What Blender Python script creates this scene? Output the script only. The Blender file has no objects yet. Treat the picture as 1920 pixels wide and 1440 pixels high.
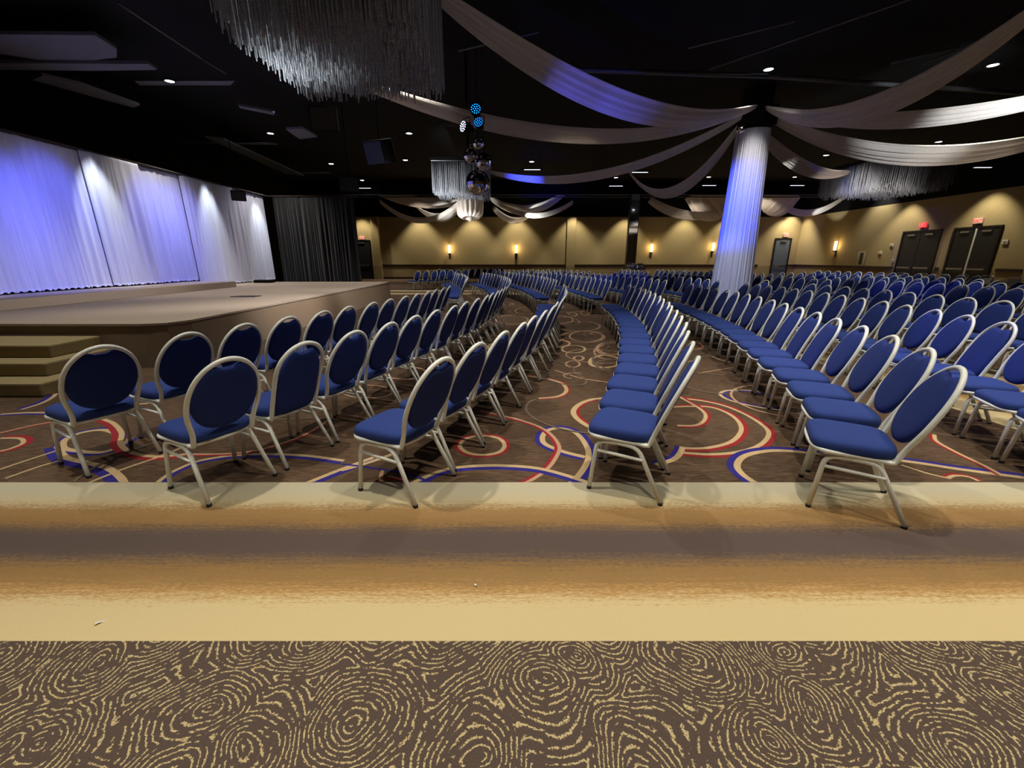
import bpy, bmesh, math, random
from mathutils import Vector, Matrix
random.seed(11)
S = bpy.context.scene
COL = S.collection
PI = math.pi
# ------------------------------------------------------------------ helpers
def lin(c):
    return tuple((v/12.92 if v <= .04045 else ((v+.055)/1.055)**2.4) for v in [q/255 for q in c]) + (1,)
def new_mat(name):
    m = bpy.data.materials.new(name); m.use_nodes = True
    nt = m.node_tree; b = nt.nodes['Principled BSDF']
    return m, nt, b
def nd(nt, t, **kw):
    n = nt.nodes.new(t)
    for k, v in kw.items():
        if k.startswith('i_'):
            key = k[2:]; key = int(key) if key.isdigit() else key
            n.inputs[key].default_value = v
        else: setattr(n, k, v)
    return n
def lk(nt, a, b): nt.links.new(a, b)
def math_n(nt, op, a, b=None, clamp=False):
    n = nd(nt, 'ShaderNodeMath', operation=op); n.use_clamp = clamp
    for i, v in enumerate((a, b)):
        if v is None: continue
        if hasattr(v, 'is_linked') or hasattr(v, 'links'): lk(nt, v, n.inputs[i])
        else: n.inputs[i].default_value = v
    return n.outputs[0]
def mix_n(nt, fac, a, b):
    n = nd(nt, 'ShaderNodeMix', data_type='RGBA')
    for i, v in ((0, fac), (6, a), (7, b)):
        if isinstance(v, (tuple, float, int)): n.inputs[i].default_value = v
        else: lk(nt, v, n.inputs[i])
    return n.outputs[2]
def coord(nt, scale=(1, 1, 1), kind='Object', loc=(0, 0, 0)):
    t = nd(nt, 'ShaderNodeTexCoord'); m = nd(nt, 'ShaderNodeMapping')
    m.inputs['Scale'].default_value = scale; m.inputs['Location'].default_value = loc
    lk(nt, t.outputs[kind], m.inputs['Vector']); return m.outputs[0]
def noise(nt, vec, scale, detail=3, rough=.55):
    n = nd(nt, 'ShaderNodeTexNoise'); n.inputs['Scale'].default_value = scale
    n.inputs['Detail'].default_value = detail; n.inputs['Roughness'].default_value = rough
    if vec is not None: lk(nt, vec, n.inputs['Vector'])
    return n.outputs['Fac']
def ramp(nt, fac, stops, interp='LINEAR'):
    r = nd(nt, 'ShaderNodeValToRGB'); cr = r.color_ramp; cr.interpolation = interp
    while len(cr.elements) < len(stops): cr.elements.new(.5)
    for e, (p, c) in zip(cr.elements, stops):
        e.position = p; e.color = c if len(c) == 4 else tuple(c)+(1,)
    lk(nt, fac, r.inputs[0]); return r.outputs[0]
def bump(nt, b, h, strength=.3, dist=.01):
    n = nd(nt, 'ShaderNodeBump'); n.inputs['Strength'].default_value = strength
    n.inputs['Distance'].default_value = dist
    lk(nt, h, n.inputs['Height']); lk(nt, n.outputs[0], b.inputs['Normal'])
def simple(name, rgb, rough=.6, metal=0, var=.12, scale=25, bmp=0, spec=.5, vec=(1, 1, 1), sheen=0):
    m, nt, b = new_mat(name)
    c = lin(rgb); v = coord(nt, vec)
    n = noise(nt, v, scale, 4)
    lo = tuple(max(0, q*(1-var)) for q in c[:3])+(1,); hi = tuple(min(1, q*(1+var)) for q in c[:3])+(1,)
    lk(nt, ramp(nt, n, [(.3, lo), (.7, hi)]), b.inputs['Base Color'])
    b.inputs['Roughness'].default_value = rough; b.inputs['Metallic'].default_value = metal
    b.inputs['Specular IOR Level'].default_value = spec
    if sheen: b.inputs['Sheen Weight'].default_value = sheen
    if bmp: bump(nt, b, n, bmp)
    return m
def emis(name, rgb, strength):
    m, nt, b = new_mat(name)
    b.inputs['Base Color'].default_value = lin(rgb)
    b.inputs['Emission Color'].default_value = lin(rgb); b.inputs['Emission Strength'].default_value = strength
    return m
# ------------------------------------------------------------------ mesh builders
class MB:
    def __init__(s): s.v = []; s.f = []; s.mi = []; s.cur = 0
    def face(s, idx): s.f.append(tuple(idx)); s.mi.append(s.cur)
    def add(s, vs, fs):
        o = len(s.v); s.v += [tuple(v) for v in vs]
        for q in fs: s.face([i+o for i in q])
    def box(s, lo, hi, M=None):
        x0, y0, z0 = lo; x1, y1, z1 = hi
        vs = [(x0,y0,z0),(x1,y0,z0),(x1,y1,z0),(x0,y1,z0),(x0,y0,z1),(x1,y0,z1),(x1,y1,z1),(x0,y1,z1)]
        if M is not None: vs = [M @ Vector(v) for v in vs]
        s.add(vs, [(0,3,2,1),(4,5,6,7),(0,1,5,4),(1,2,6,5),(2,3,7,6),(3,0,4,7)]); return s
    def tube(s, pts, r, n=8, cap=True, closed=False, up=None, flat=1.0):
        pts = [Vector(p) for p in pts]; N = len(pts); rings = []
        rs = r if isinstance(r, (list, tuple)) else [r]*N
        ref = Vector(up) if up is not None else None; prev = None
        for i, p in enumerate(pts):
            a = pts[(i-1) % N] if (closed or i > 0) else p; b = pts[(i+1) % N] if (closed or i < N-1) else p
            t = (b-a).normalized()
            if prev is None:
                h = ref if ref is not None else (Vector((0,0,1)) if abs(t.z) < .9 else Vector((1,0,0)))
            else: h = prev
            h = h - t*h.dot(t)
            if h.length < 1e-6: h = t.orthogonal()
            h.normalize(); prev = h; w = t.cross(h)
            rings.append([p + h*math.cos(2*PI*(k+.5)/n)*rs[i] + w*math.sin(2*PI*(k+.5)/n)*rs[i]*flat for k in range(n)])
        o = len(s.v)
        for q in rings: s.v += [tuple(v) for v in q]
        M = N if closed else N-1
        for i in range(M):
            for k in range(n):
                a = o+i*n+k; b = o+i*n+(k+1) % n; c = o+((i+1) % N)*n+(k+1) % n; d = o+((i+1) % N)*n+k
                s.face((a, b, c, d))
        if cap and not closed:
            s.face([o+k for k in reversed(range(n))]); s.face([o+(N-1)*n+k for k in range(n)])
        return s
    def disc(s, c, r, z=None, n=20, flip=False):
        vs = [(c[0]+r*math.cos(2*PI*k/n), c[1]+r*math.sin(2*PI*k/n), c[2]) for k in range(n)]
        s.add(vs, [tuple(reversed(range(n))) if flip else tuple(range(n))]); return s
    def cyl(s, c, r, h, n=20, r2=None):
        r2 = r if r2 is None else r2
        a = [(c[0]+r*math.cos(2*PI*k/n), c[1]+r*math.sin(2*PI*k/n), c[2]) for k in range(n)]
        b = [(c[0]+r2*math.cos(2*PI*k/n), c[1]+r2*math.sin(2*PI*k/n), c[2]+h) for k in range(n)]
        s.add(a+b, [tuple(reversed(range(n))), tuple(range(n, 2*n))]+[(k, (k+1) % n, n+(k+1) % n, n+k) for k in range(n)]); return s
    def grid(s, fn, nu, nv, closed_u=False):
        o = len(s.v)
        for i in range(nu+(0 if closed_u else 1)):
            for j in range(nv+1): s.v.append(tuple(fn(i/nu, j/nv)))
        U = nu if closed_u else nu+1
        for i in range(nu):
            for j in range(nv):
                a = o+i*(nv+1)+j; b = o+((i+1) % U)*(nv+1)+j
                s.face((a, b, b+1, a+1))
        return s
    def mesh(s, name, mats, smooth=True, bevel=0):
        me = bpy.data.meshes.new(name); me.from_pydata(s.v, [], s.f)
        for m in (mats if isinstance(mats, (list, tuple)) else [mats]): me.materials.append(m)
        for p, i in zip(me.polygons, s.mi): p.material_index = i; p.use_smooth = smooth
        if bevel:
            bm = bmesh.new(); bm.from_mesh(me)
            bmesh.ops.bevel(bm, geom=[e for e in bm.edges if e.calc_face_angle(0) > .5], offset=bevel, segments=2, affect='EDGES', profile=.6)
            bm.to_mesh(me); bm.free()
            for p in me.polygons: p.use_smooth = False
        me.update(); return me
    def build(s, name, mats, parent=None, smooth=True, bevel=0):
        return link(name, s.mesh(name, mats, smooth, bevel), parent)
def link(name, data, parent=None):
    o = bpy.data.objects.new(name, data); COL.objects.link(o)
    if parent is not None: o.parent = parent
    return o
def tag(o, label, cat, group=None, kind=None):
    o['label'] = label; o['category'] = cat
    if group: o['group'] = group
    if kind: o['kind'] = kind
    return o
def thing(name, loc, label, cat, group=None, rz=0):
    o = bpy.data.objects.new(name, None); COL.objects.link(o); o.location = loc
    o.rotation_euler = (0, 0, rz); o.empty_display_size = .1
    return tag(o, label, cat, group)
def struct(o): o['kind'] = 'structure'; return o
def sharp(o, ang=35):
    me = o.data
    bm = bmesh.new(); bm.from_mesh(me)
    for e in bm.edges: e.smooth = e.calc_face_angle(0) < math.radians(ang)
    bm.to_mesh(me); bm.free()
    return o
def catmull(P, n=8, closed=False):
    P = [Vector(p) for p in P]; out = []; N = len(P)
    for i in range(N if closed else N-1):
        g = (lambda k: P[k % N]) if closed else (lambda k: P[max(0, min(N-1, k))])
        a, b, c, d = g(i-1), g(i), g(i+1), g(i+2)
        for k in range(n):
            t = k/n
            out.append(.5*((2*b)+(c-a)*t+(2*a-5*b+4*c-d)*t*t+(3*b-a-3*c+d)*t**3))
    if not closed: out.append(P[-1])
    return out
def fillet(P, r, n=5):
    P = [Vector(p) for p in P]; out = [P[0]]
    for i in range(1, len(P)-1):
        a, b, c = P[i-1], P[i], P[i+1]
        u = (a-b); v = (c-b); d = min(r, u.length*.48, v.length*.48)
        s0 = b+u.normalized()*d; s1 = b+v.normalized()*d
        for k in range(n+1):
            t = k/n; out.append(s0*(1-t)**2+b*2*t*(1-t)+s1*t*t)
    out.append(P[-1]); return out
# ------------------------------------------------------------------ camera (measured)
F_PX, HOR, HCAM = 790.0, 485.0, 1.48
PITCH = math.atan((720-HOR)/F_PX)
cam = bpy.data.cameras.new('camera'); camo = bpy.data.objects.new('camera', cam); COL.objects.link(camo)
cam.sensor_width = 36; cam.lens = 36*F_PX/1920; cam.clip_end = 200; cam.clip_start = .02
camo.location = (0, 0, HCAM); camo.rotation_euler = (PI/2-PITCH, 0, 0)
S.camera = camo
CP, SP = math.cos(PITCH), math.sin(PITCH)
def ray(x, y):
    a = (x-960)/F_PX; v = (y-720)/F_PX
    return Vector((a, CP-v*SP, -(SP+v*CP)))
def at_z(x, y, z): r = ray(x, y); return Vector((0, 0, HCAM))+r*((z-HCAM)/r.z)
def at_y(x, y, Y): r = ray(x, y); return Vector((0, 0, HCAM))+r*(Y/r.y)
# ------------------------------------------------------------------ materials
def floor_noise_fine(nt, v): return noise(nt, v, 260, 2)
def mat_carpet():
    m, nt, b = new_mat('patterned_carpet')
    v = coord(nt, (1, 1, 1))
    r = nd(nt, 'ShaderNodeMapping'); r.inputs['Rotation'].default_value = (0, 0, .5); r.inputs['Scale'].default_value = (9, 70, 1)
    lk(nt, v, r.inputs[0])
    n1 = noise(nt, r.outputs[0], 1.0, 4, .6); n2 = noise(nt, v, 1.3, 3)
    c = ramp(nt, n1, [(.28, lin((46, 35, 27))), (.5, lin((86, 67, 51))), (.75, lin((124, 102, 79)))])
    c2 = mix_n(nt, .35, c, ramp(nt, n2, [(.35, lin((60, 47, 37))), (.65, lin((104, 83, 64)))]))
    lk(nt, c2, b.inputs['Base Color']); b.inputs['Roughness'].default_value = .95; b.inputs['Specular IOR Level'].default_value = .15
    bump(nt, b, floor_noise_fine(nt, v), .5, .006); return m
def mat_inlay(name, rgb):
    m, nt, b = new_mat(name); v = coord(nt)
    n = noise(nt, v, 120, 3); c = lin(rgb)
    lk(nt, ramp(nt, n, [(.3, tuple(q*.78 for q in c[:3])), (.7, tuple(min(1, q*1.15) for q in c[:3]))]), b.inputs['Base Color'])
    b.inputs['Roughness'].default_value = .95; b.inputs['Specular IOR Level'].default_value = .15
    bump(nt, b, n, .4, .005); return m
def mat_band(name, axis, p0, p1):
    # ombre striped border: beige - tan - taupe - tan - beige, ragged along the length
    m, nt, b = new_mat(name); v = coord(nt)
    sp = nd(nt, 'ShaderNodeSeparateXYZ'); lk(nt, v, sp.inputs[0])
    mp = nd(nt, 'ShaderNodeMapping'); mp.inputs['Scale'].default_value = (3.2, 55, 1) if axis == 1 else (55, 3.2, 1)
    lk(nt, v, mp.inputs[0]); n = noise(nt, mp.outputs[0], 1.0, 5, .7)
    mp2 = nd(nt, 'ShaderNodeMapping'); mp2.inputs['Scale'].default_value = (35, 130, 1) if axis == 1 else (130, 35, 1)
    lk(nt, v, mp2.inputs[0]); n2 = noise(nt, mp2.outputs[0], 1.0, 3, .7)
    t = math_n(nt, 'DIVIDE', math_n(nt, 'SUBTRACT', sp.outputs[axis], p0), p1-p0)
    w = math_n(nt, 'MULTIPLY', math_n(nt, 'SUBTRACT', n, .5), .15)
    w2 = math_n(nt, 'MULTIPLY', math_n(nt, 'SUBTRACT', n2, .5), .2)
    t = math_n(nt, 'ADD', math_n(nt, 'ADD', t, w), w2)
    be, ta, tp = lin((206, 186, 140)), lin((148, 117, 75)), lin((90, 77, 72))
    be2 = lin((188, 180, 154))
    c = ramp(nt, t, [(0, be), (.155, be), (.215, lin((176, 138, 86))), (.26, ta), (.33, lin((142, 111, 69))), (.385, lin((112, 92, 72))), (.42, tp), (.555, tp),
                     (.59, lin((110, 90, 70))), (.63, lin((140, 109, 69))), (.74, lin((154, 121, 78))), (.80, lin((192, 176, 138))), (.9, be2), (1, be2)])
    f = noise(nt, v, 210, 3)
    c = mix_n(nt, math_n(nt, 'MULTIPLY', f, .45), c, mix_n(nt, .5, c, (0.02, .014, .008, 1)))
    lk(nt, c, b.inputs['Base Color']); b.inputs['Roughness'].default_value = .95; b.inputs['Specular IOR Level'].default_value = .12
    bump(nt, b, f, .4, .005); return m
def mat_swirl():
    m, nt, b = new_mat('swirl_fleck_carpet'); v = coord(nt)
    wn = nd(nt, 'ShaderNodeTexNoise'); wn.inputs['Scale'].default_value = 3.2; wn.inputs['Detail'].default_value = 1
    lk(nt, v, wn.inputs['Vector'])
    dis = nd(nt, 'ShaderNodeVectorMath', operation='SUBTRACT'); lk(nt, wn.outputs['Color'], dis.inputs[0]); dis.inputs[1].default_value = (.5, .5, .5)
    sc = nd(nt, 'ShaderNodeVectorMath', operation='SCALE'); lk(nt, dis.outputs[0], sc.inputs[0]); sc.inputs['Scale'].default_value = .22
    ad = nd(nt, 'ShaderNodeVectorMath', operation='ADD'); lk(nt, v, ad.inputs[0]); lk(nt, sc.outputs[0], ad.inputs[1])
    vo = nd(nt, 'ShaderNodeTexVoronoi', voronoi_dimensions='2D', feature='SMOOTH_F1'); vo.inputs['Scale'].default_value = 3.3
    vo.inputs['Smoothness'].default_value = .12; vo.inputs['Randomness'].default_value = .85
    lk(nt, ad.outputs[0], vo.inputs['Vector'])
    d = vo.outputs['Distance']
    cell = nd(nt, 'ShaderNodeTexVoronoi', voronoi_dimensions='2D'); cell.inputs['Scale'].default_value = 62; lk(nt, v, cell.inputs['Vector'])
    cs = nd(nt, 'ShaderNodeSeparateColor'); lk(nt, cell.outputs['Color'], cs.inputs[0])
    dn = noise(nt, v, 150, 2, .6)
    ph = math_n(nt, 'ADD', math_n(nt, 'MULTIPLY', d, 94.0), math_n(nt, 'MULTIPLY', cs.outputs[0], 1.5))
    s = math_n(nt, 'SINE', ph)
    k = math_n(nt, 'ADD', s, math_n(nt, 'MULTIPLY', math_n(nt, 'SUBTRACT', dn, .5), 3.0))
    k = math_n(nt, 'SUBTRACT', k, math_n(nt, 'MULTIPLY', math_n(nt, 'LESS_THAN', cs.outputs[1], .25), 3.0))
    fl = ramp(nt, k, [(.0, (0, 0, 0, 1)), (.52, (0, 0, 0, 1)), (.95, (1, 1, 1, 1))])
    bg = mix_n(nt, noise(nt, v, 180, 3), lin((62, 51, 46)), lin((94, 80, 71)))
    c = mix_n(nt, fl, bg, lin((186, 168, 124)))
    lk(nt, c, b.inputs['Base Color']); b.inputs['Roughness'].default_value = .95; b.inputs['Specular IOR Level'].default_value = .12
    bump(nt, b, dn, .4, .005); return m
def mat_fabric(name, rgb, rough=.85, weave=700, sheen=.03, var=.14):
    m, nt, b = new_mat(name); v = coord(nt)
    n = noise(nt, v, weave, 2); n2 = noise(nt, v, 6, 3); c = lin(rgb)
    a = ramp(nt, n, [(.3, tuple(q*(1-var) for q in c[:3])), (.7, tuple(min(1, q*(1+var)) for q in c[:3]))])
    lk(nt, mix_n(nt, math_n(nt, 'MULTIPLY', n2, .25), a, tuple(q*.8 for q in c[:3])+(1,)), b.inputs['Base Color'])
    b.inputs['Roughness'].default_value = rough; b.inputs['Sheen Weight'].default_value = sheen; b.inputs['Specular IOR Level'].default_value = .1
    bump(nt, b, n, .25, .002); return m
def mat_sheer(name, rgb, trans=.25, vec=(1, 1, .05)):
    m, nt, b = new_mat(name); v = coord(nt, vec)
    n = noise(nt, v, 30, 4); c = lin(rgb)
    lk(nt, ramp(nt, n, [(.3, tuple(q*.88 for q in c[:3])), (.7, tuple(min(1, q*1.05) for q in c[:3]))]), b.inputs['Base Color'])
    b.inputs['Roughness'].default_value = .75; b.inputs['Sheen Weight'].default_value = .2; b.inputs['Specular IOR Level'].default_value = .25
    tr = nd(nt, 'ShaderNodeBsdfTranslucent'); tr.inputs[0].default_value = c
    mx = nd(nt, 'ShaderNodeMixShader'); mx.inputs[0].default_value = trans
    out = [q for q in nt.nodes if q.type == 'OUTPUT_MATERIAL'][0]
    lk(nt, b.outputs[0], mx.inputs[1]); lk(nt, tr.outputs[0], mx.inputs[2]); lk(nt, mx.outputs[0], out.inputs[0])
    bump(nt, b, n, .25, .01); return m
def mat_wall(name, rgb):
    m, nt, b = new_mat(name); v = coord(nt, (1, 1, 1))
    mp = nd(nt, 'ShaderNodeMapping'); mp.inputs['Scale'].default_value = (6, 6, 90); lk(nt, v, mp.inputs[0])
    n = noise(nt, mp.outputs[0], 1.0, 4, .6); n2 = noise(nt, v, 160, 2); c = lin(rgb)
    a = ramp(nt, n, [(.3, tuple(q*.88 for q in c[:3])), (.7, tuple(min(1, q*1.08) for q in c[:3]))])
    lk(nt, a, b.inputs['Base Color']); b.inputs['Roughness'].default_value = .85; b.inputs['Specular IOR Level'].default_value = .2
    bump(nt, b, n2, .2, .004); return m
M_CARPET = mat_carpet()
M_BEIGE = mat_inlay('carpet_beige', (186, 160, 120)); M_RED = mat_inlay('carpet_red', (140, 40, 44)); M_NAVY = mat_inlay('carpet_navy', (48, 42, 122))
M_PINK = mat_inlay('carpet_pale_line', (176, 140, 112)); M_TAUPE = mat_inlay('carpet_taupe_line', (106, 92, 78))
M_BAND = mat_band('striped_border_carpet', 1, 1.335, 2.60)
M_BANDF = mat_band('striped_aisle_carpet', 1, 18.6, 21.0)
M_BANDX = mat_band('striped_column_carpet', 0, 4.55, 6.7)
M_SWIRL = mat_swirl()
M_FRAME = simple('chair_frame_paint', (232, 235, 228), .38, 0, .04, 60, 0, .5)
M_SEAT = mat_fabric('blue_seat_fabric', (46, 64, 126))
M_BACK = mat_fabric('blue_back_fabric', (39, 55, 118))
M_FOOT = simple('black_rubber', (24, 24, 26), .6)
M_GREYBACK = mat_fabric('grey_back_fabric', (120, 116, 112))
M_WALL = mat_wall('tan_vinyl_wall', (168, 148, 104)); M_WAINS = mat_wall('tan_lower_wall', (146, 126, 88))
M_RAIL = simple('dark_wood_rail', (44, 26, 20), .4, 0, .2, 30)
M_BLACK = simple('black_paint', (6, 6, 7), .85, 0, .2, 8, 0, .2)
M_BLACKG = simple('black_gloss', (12, 12, 13), .35, 0, .2, 8)
M_DUCT = simple('dark_grey_duct', (84, 84, 88), .5, .2, .2, 6)
M_PANEL = simple('grey_ceiling_panel', (104, 104, 114), .8, 0, .1, 4)
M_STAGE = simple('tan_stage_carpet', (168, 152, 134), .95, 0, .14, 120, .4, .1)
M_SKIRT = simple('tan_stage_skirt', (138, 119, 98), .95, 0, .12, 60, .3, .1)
M_STEP = simple('olive_step_carpet', (150, 134, 96), .95, 0, .14, 120, .4, .1)
M_SHEER = mat_sheer('white_sheer_fabric', (212, 212, 226), .2)
M_SWAG = mat_sheer('ivory_swag_fabric', (238, 230, 221), .3, (1, 1, 1))
M_BLKCUR = simple('black_velour', (9, 9, 11), .7, 0, .2, 40, .2, .3, (1, 1, .1), .25)
M_DOOR = simple('dark_door_paint', (30, 30, 32), .4, 0, .1, 8); M_DFRAME = simple('black_door_frame', (13, 13, 14), .4)
M_DOORB = simple('slate_door_paint', (86, 96, 104), .45, 0, .08, 8)
M_METAL = simple('brushed_steel', (170, 170, 168), .3, .9, .08, 40)
M_CHROME = simple('polished_chrome', (225, 225, 230), .05, 1, .02, 4)
M_MIRROR = simple('mirror_facets', (205, 205, 215), .04, 1, .03, 4)
M_WHITE = simple('white_plastic', (222, 214, 196), .5, 0, .04, 10)
M_LAMP = emis('downlight_glow', (235, 242, 255), 14.0)
M_STRIP = emis('strip_glow', (235, 238, 255), 1.1)
M_SCONCE = emis('sconce_glow', (255, 214, 140), 7.0)
M_LEDB = emis('blue_led', (10, 110, 255), 6.0); M_LEDW = emis('white_led', (225, 230, 255), 8.0)
M_EXIT = emis('red_exit_letters', (255, 70, 60), .9); M_EXITRED = emis('red_sign_face', (225, 60, 66), .7); M_EXITF = simple('exit_sign_face', (232, 205, 190), .5)
def mat_crystal():
    m, nt, b = new_mat('crystal_bead'); v = coord(nt, (8, 8, 45))
    n = noise(nt, v, 1.5, 2, .7)
    lk(nt, ramp(nt, n, [(.3, lin((150, 148, 150))), (.6, lin((205, 206, 210))), (.72, lin((250, 250, 252)))]), b.inputs['Base Color'])
    b.inputs['Roughness'].default_value = .22; b.inputs['Specular IOR Level'].default_value = .8
    tr = nd(nt, 'ShaderNodeBsdfTranslucent'); tr.inputs[0].default_value = lin((200, 200, 205))
    mx = nd(nt, 'ShaderNodeMixShader'); mx.inputs[0].default_value = .3
    out = [q for q in nt.nodes if q.type == 'OUTPUT_MATERIAL'][0]
    lk(nt, b.outputs[0], mx.inputs[1]); lk(nt, tr.outputs[0], mx.inputs[2]); lk(nt, mx.outputs[0], out.inputs[0])
    bump(nt, b, n, .6, .01); return m
M_CRYSTAL = mat_crystal()
# ------------------------------------------------------------------ room shell
XL, XR, YB, YF, ZC, ZW = -13.2, 21.3, -4.5, 33.0, 5.9, 4.4
Y0, Y1 = 1.335, 2.595          # striped border between the two carpets
fl = MB()
def rect(x0, y0, x1, y1, z=0): fl.add([(x0,y0,z),(x1,y0,z),(x1,y1,z),(x0,y1,z)], [(0,1,2,3)])
fl.cur = 1; rect(XL-.2, YB-.2, XR+.2, Y0)
fl.cur = 2; rect(XL-.2, Y0, XR+.2, Y1)
fl.cur = 0; rect(XL-.2, Y1, 4.55, 18.6); rect(6.7, Y1, XR+.2, 18.6); rect(XL-.2, 21.0, XR+.2, YF+.2)
fl.cur = 8; rect(XL-.2, 18.6, XR+.2, 21.0)
fl.cur = 9; rect(4.55, Y1, 6.7, 18.6)
fl.cur = 0
fl.add([(XL-.2,YB-.2,-.2),(XR+.2,YB-.2,-.2),(XR+.2,YF+.2,-.2),(XL-.2,YF+.2,-.2)], [(0,3,2,1)])
# woven line-work of the carpet: ribbons laid in the pile
ZI = [0.0006]
def ribbon(P, w, mi, closed=False, off=0.0, n=8, wend=None):
    pts = catmull([(p[0], p[1], 0) for p in P], n, closed)
    N = len(pts); L = []; R_ = []
    z = ZI[0]; ZI[0] += .000012
    for i, p in enumerate(pts):
        a = pts[(i-1) % N] if (closed or i) else p; b = pts[(i+1) % N] if (closed or i < N-1) else p
        t = (b-a); t.normalize(); q = Vector((-t.y, t.x, 0))
        ww = w if wend is None else w*(1-(1-wend)*abs(2*i/(N-1)-1)**2)
        L.append(p+q*(off+ww/2)); R_.append(p+q*(off-ww/2))
    def ok(v): return v.y > Y1+.001
    fl.cur = mi
    for i in range(N if closed else N-1):
        j = (i+1) % N
        q = [L[i], R_[i], R_[j], L[j]]
        if all(v.y < Y1 for v in q): continue
        q = [Vector((v.x, max(v.y, Y1+.0005), z)) for v in q]
        fl.add(q, [(0, 1, 2, 3)] if (q[1]-q[0]).cross(q[2]-q[0]).z > 0 else [(3, 2, 1, 0)])
def px(P): return [at_z(x, y, 0) for x, y in P]
BE, RE, NA, PK, TA = 3, 4, 5, 6, 7
def ring_pts(cx, cy, rx, ry, rot=0, n=14):
    return [(cx+rx*math.cos(2*PI*k/n)*math.cos(rot)-ry*math.sin(2*PI*k/n)*math.sin(rot), cy+rx*math.cos(2*PI*k/n)*math.sin(rot)+ry*math.sin(2*PI*k/n)*math.cos(rot)) for k in range(n)]
CURVES = [  # measured curves of the visible pattern near the border (photo frame), width, colour, offset colour strip
 ([(862,835),(875,822),(904,817),(935,822),(946,835),(935,848),(904,853),(875,848)], .045, BE, (RE, .04), True),
 ([(1097,857),(1057,847),(1023,833),(1017,820),(1027,807),(1050,803),(1080,812),(1100,837),(1103,860),(1090,885),(1066,912)], .06, BE, (NA, .055), False),
 ([(900,770),(973,787),(1022,806),(1048,835),(1040,862),(1017,887),(975,912)], .04, PK, (RE, -.035), False),
 ([(740,925),(780,903),(827,883),(873,875),(940,873),(1007,878),(1067,893),(1120,912)], .05, BE, (NA, -.055), False),
 ([(1150,745),(1110,749),(1085,759),(1075,773),(1087,789),(1120,806),(1170,812)], .07, BE, (RE, .05), False),
 ([(990,705),(1023,710),(1052,718),(1062,732),(1047,743),(1010,747)], .06, BE, (RE, .04), False),
 ([(1040,694),(1090,709),(1150,718)], .035, PK, None, False),
 ([(1106,678),(1114,670),(1133,666),(1155,670),(1163,678),(1155,686),(1133,689),(1112,686)], .075, BE, None, True),
 ([(1114,659),(1126,648),(1150,643),(1176,648),(1186,659),(1174,670),(1150,674),(1124,670)], .04, PK, None, True),
 ([(1050,632),(1065,624),(1093,621),(1120,624),(1134,632),(1120,640),(1093,643),(1065,640)], .04, PK, None, True),
 ([(245,822),(222,838),(190,848),(150,846),(120,840),(123,824),(150,812),(190,806),(215,812),(222,822)], .06, BE, (NA, .05), False),
 ([(108,836),(123,857),(160,867),(200,877),(226,895),(236,915)], .06, BE, (NA, -.07), False),
 ([(190,785),(213,794),(228,812),(226,832),(246,848),(290,856),(347,852)], .05, BE, (RE, -.055), False),
 ([(0,880),(60,860),(113,843)], .03, BE, None, False), ([(10,897),(70,876),(118,862)], .03, BE, None, False),
 ([(150,912),(230,880),(307,853),(400,815)], .035, BE, None, False),
 ([(285,915),(305,897),(333,880),(383,862),(467,852),(567,854),(645,864)], .045, BE, (NA, -.05), False),
 ([(347,852),(467,847),(567,817),(627,780)], .035, PK, (RE, -.03), False),
 ([(560,912),(640,880),(700,858)], .05, BE, (NA, -.06), False),
 ([(0,822),(37,822),(43,831),(20,841),(0,846)], .04, BE, (RE, .05), False),
 ([(0,777),(50,774),(100,774)], .05, BE, (NA, -.05), False), ([(40,768),(78,756),(100,744),(104,737)], .05, BE, (NA, .06), False),
 ([(0,812),(70,796),(140,786),(190,785)], .035, PK, (RE, -.03), False),
 ([(200,742),(260,735),(300,735)], .05, BE, None, False), ([(225,752),(262,744),(300,746),(280,756),(240,757)], .05, BE, None, True),
 ([(1250,764),(1290,762),(1335,764),(1373,780),(1390,803),(1373,827),(1325,840),(1270,840)], .05, BE, (RE, .05), False),
 ([(1280,747),(1325,753),(1370,765),(1415,787),(1441,810),(1427,833),(1387,847),(1330,852),(1270,848)], .05, BE, (RE, .05), False),
 ([(1270,742),(1313,767),(1323,783),(1307,797),(1270,798)], .045, BE, (RE, .04), False),
 ([(1420,908),(1393,890),(1382,873),(1393,857),(1422,848),(1467,845),(1547,852),(1690,864),(1800,880),(1930,897)], .06, BE, (NA, .06), False),
 ([(1480,771),(1420,763),(1370,751),(1350,739),(1367,732),(1413,733),(1450,742)], .05, BE, (NA, -.05), False),
 ([(1752,815),(1757,828),(1797,850),(1845,873),(1880,892)], .035, BE, (RE, -.03), False),
 ([(1776,897),(1790,892),(1815,894),(1835,902)], .035, BE, (RE, .03), False),
 ([(1690,872),(1740,888),(1780,897)], .03, BE, None, False),
 ([(1310,700),(1345,694),(1380,688)], .03, PK, None, False), ([(1335,668),(1352,675),(1390,682)], .05, BE, None, False),
 ([(1230,872),(1262,862),(1275,850),(1280,838)], .06, BE, (NA, .05), False),
 ([(700,910),(715,900),(745,898),(765,910)], .035, RE, None, False), ([(716,912),(714,895),(718,880)], .035, PK, None, False),
 ([(640,882),(690,868),(740,850)], .05, BE, None, False),
 ([(640,870),(700,878),(760,888),(810,905)], .03, NA, None, False),
]
for P, w, ci, second, closed in CURVES:
    W = px(P)
    if second: ribbon(W, abs(second[1])*.75+.008, second[0], closed, second[1]*.72)
    ribbon(W, w*.78, ci, closed)
rnd = random.Random(5)
def free(x, y, r):   # leave the measured zone alone
    return not (y-r*.6 < 4.6 and x < 5 and y < 4.4) and not (4.3 < x < 6.9 and y < 18.6) and y-r > Y1
k = 0
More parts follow.
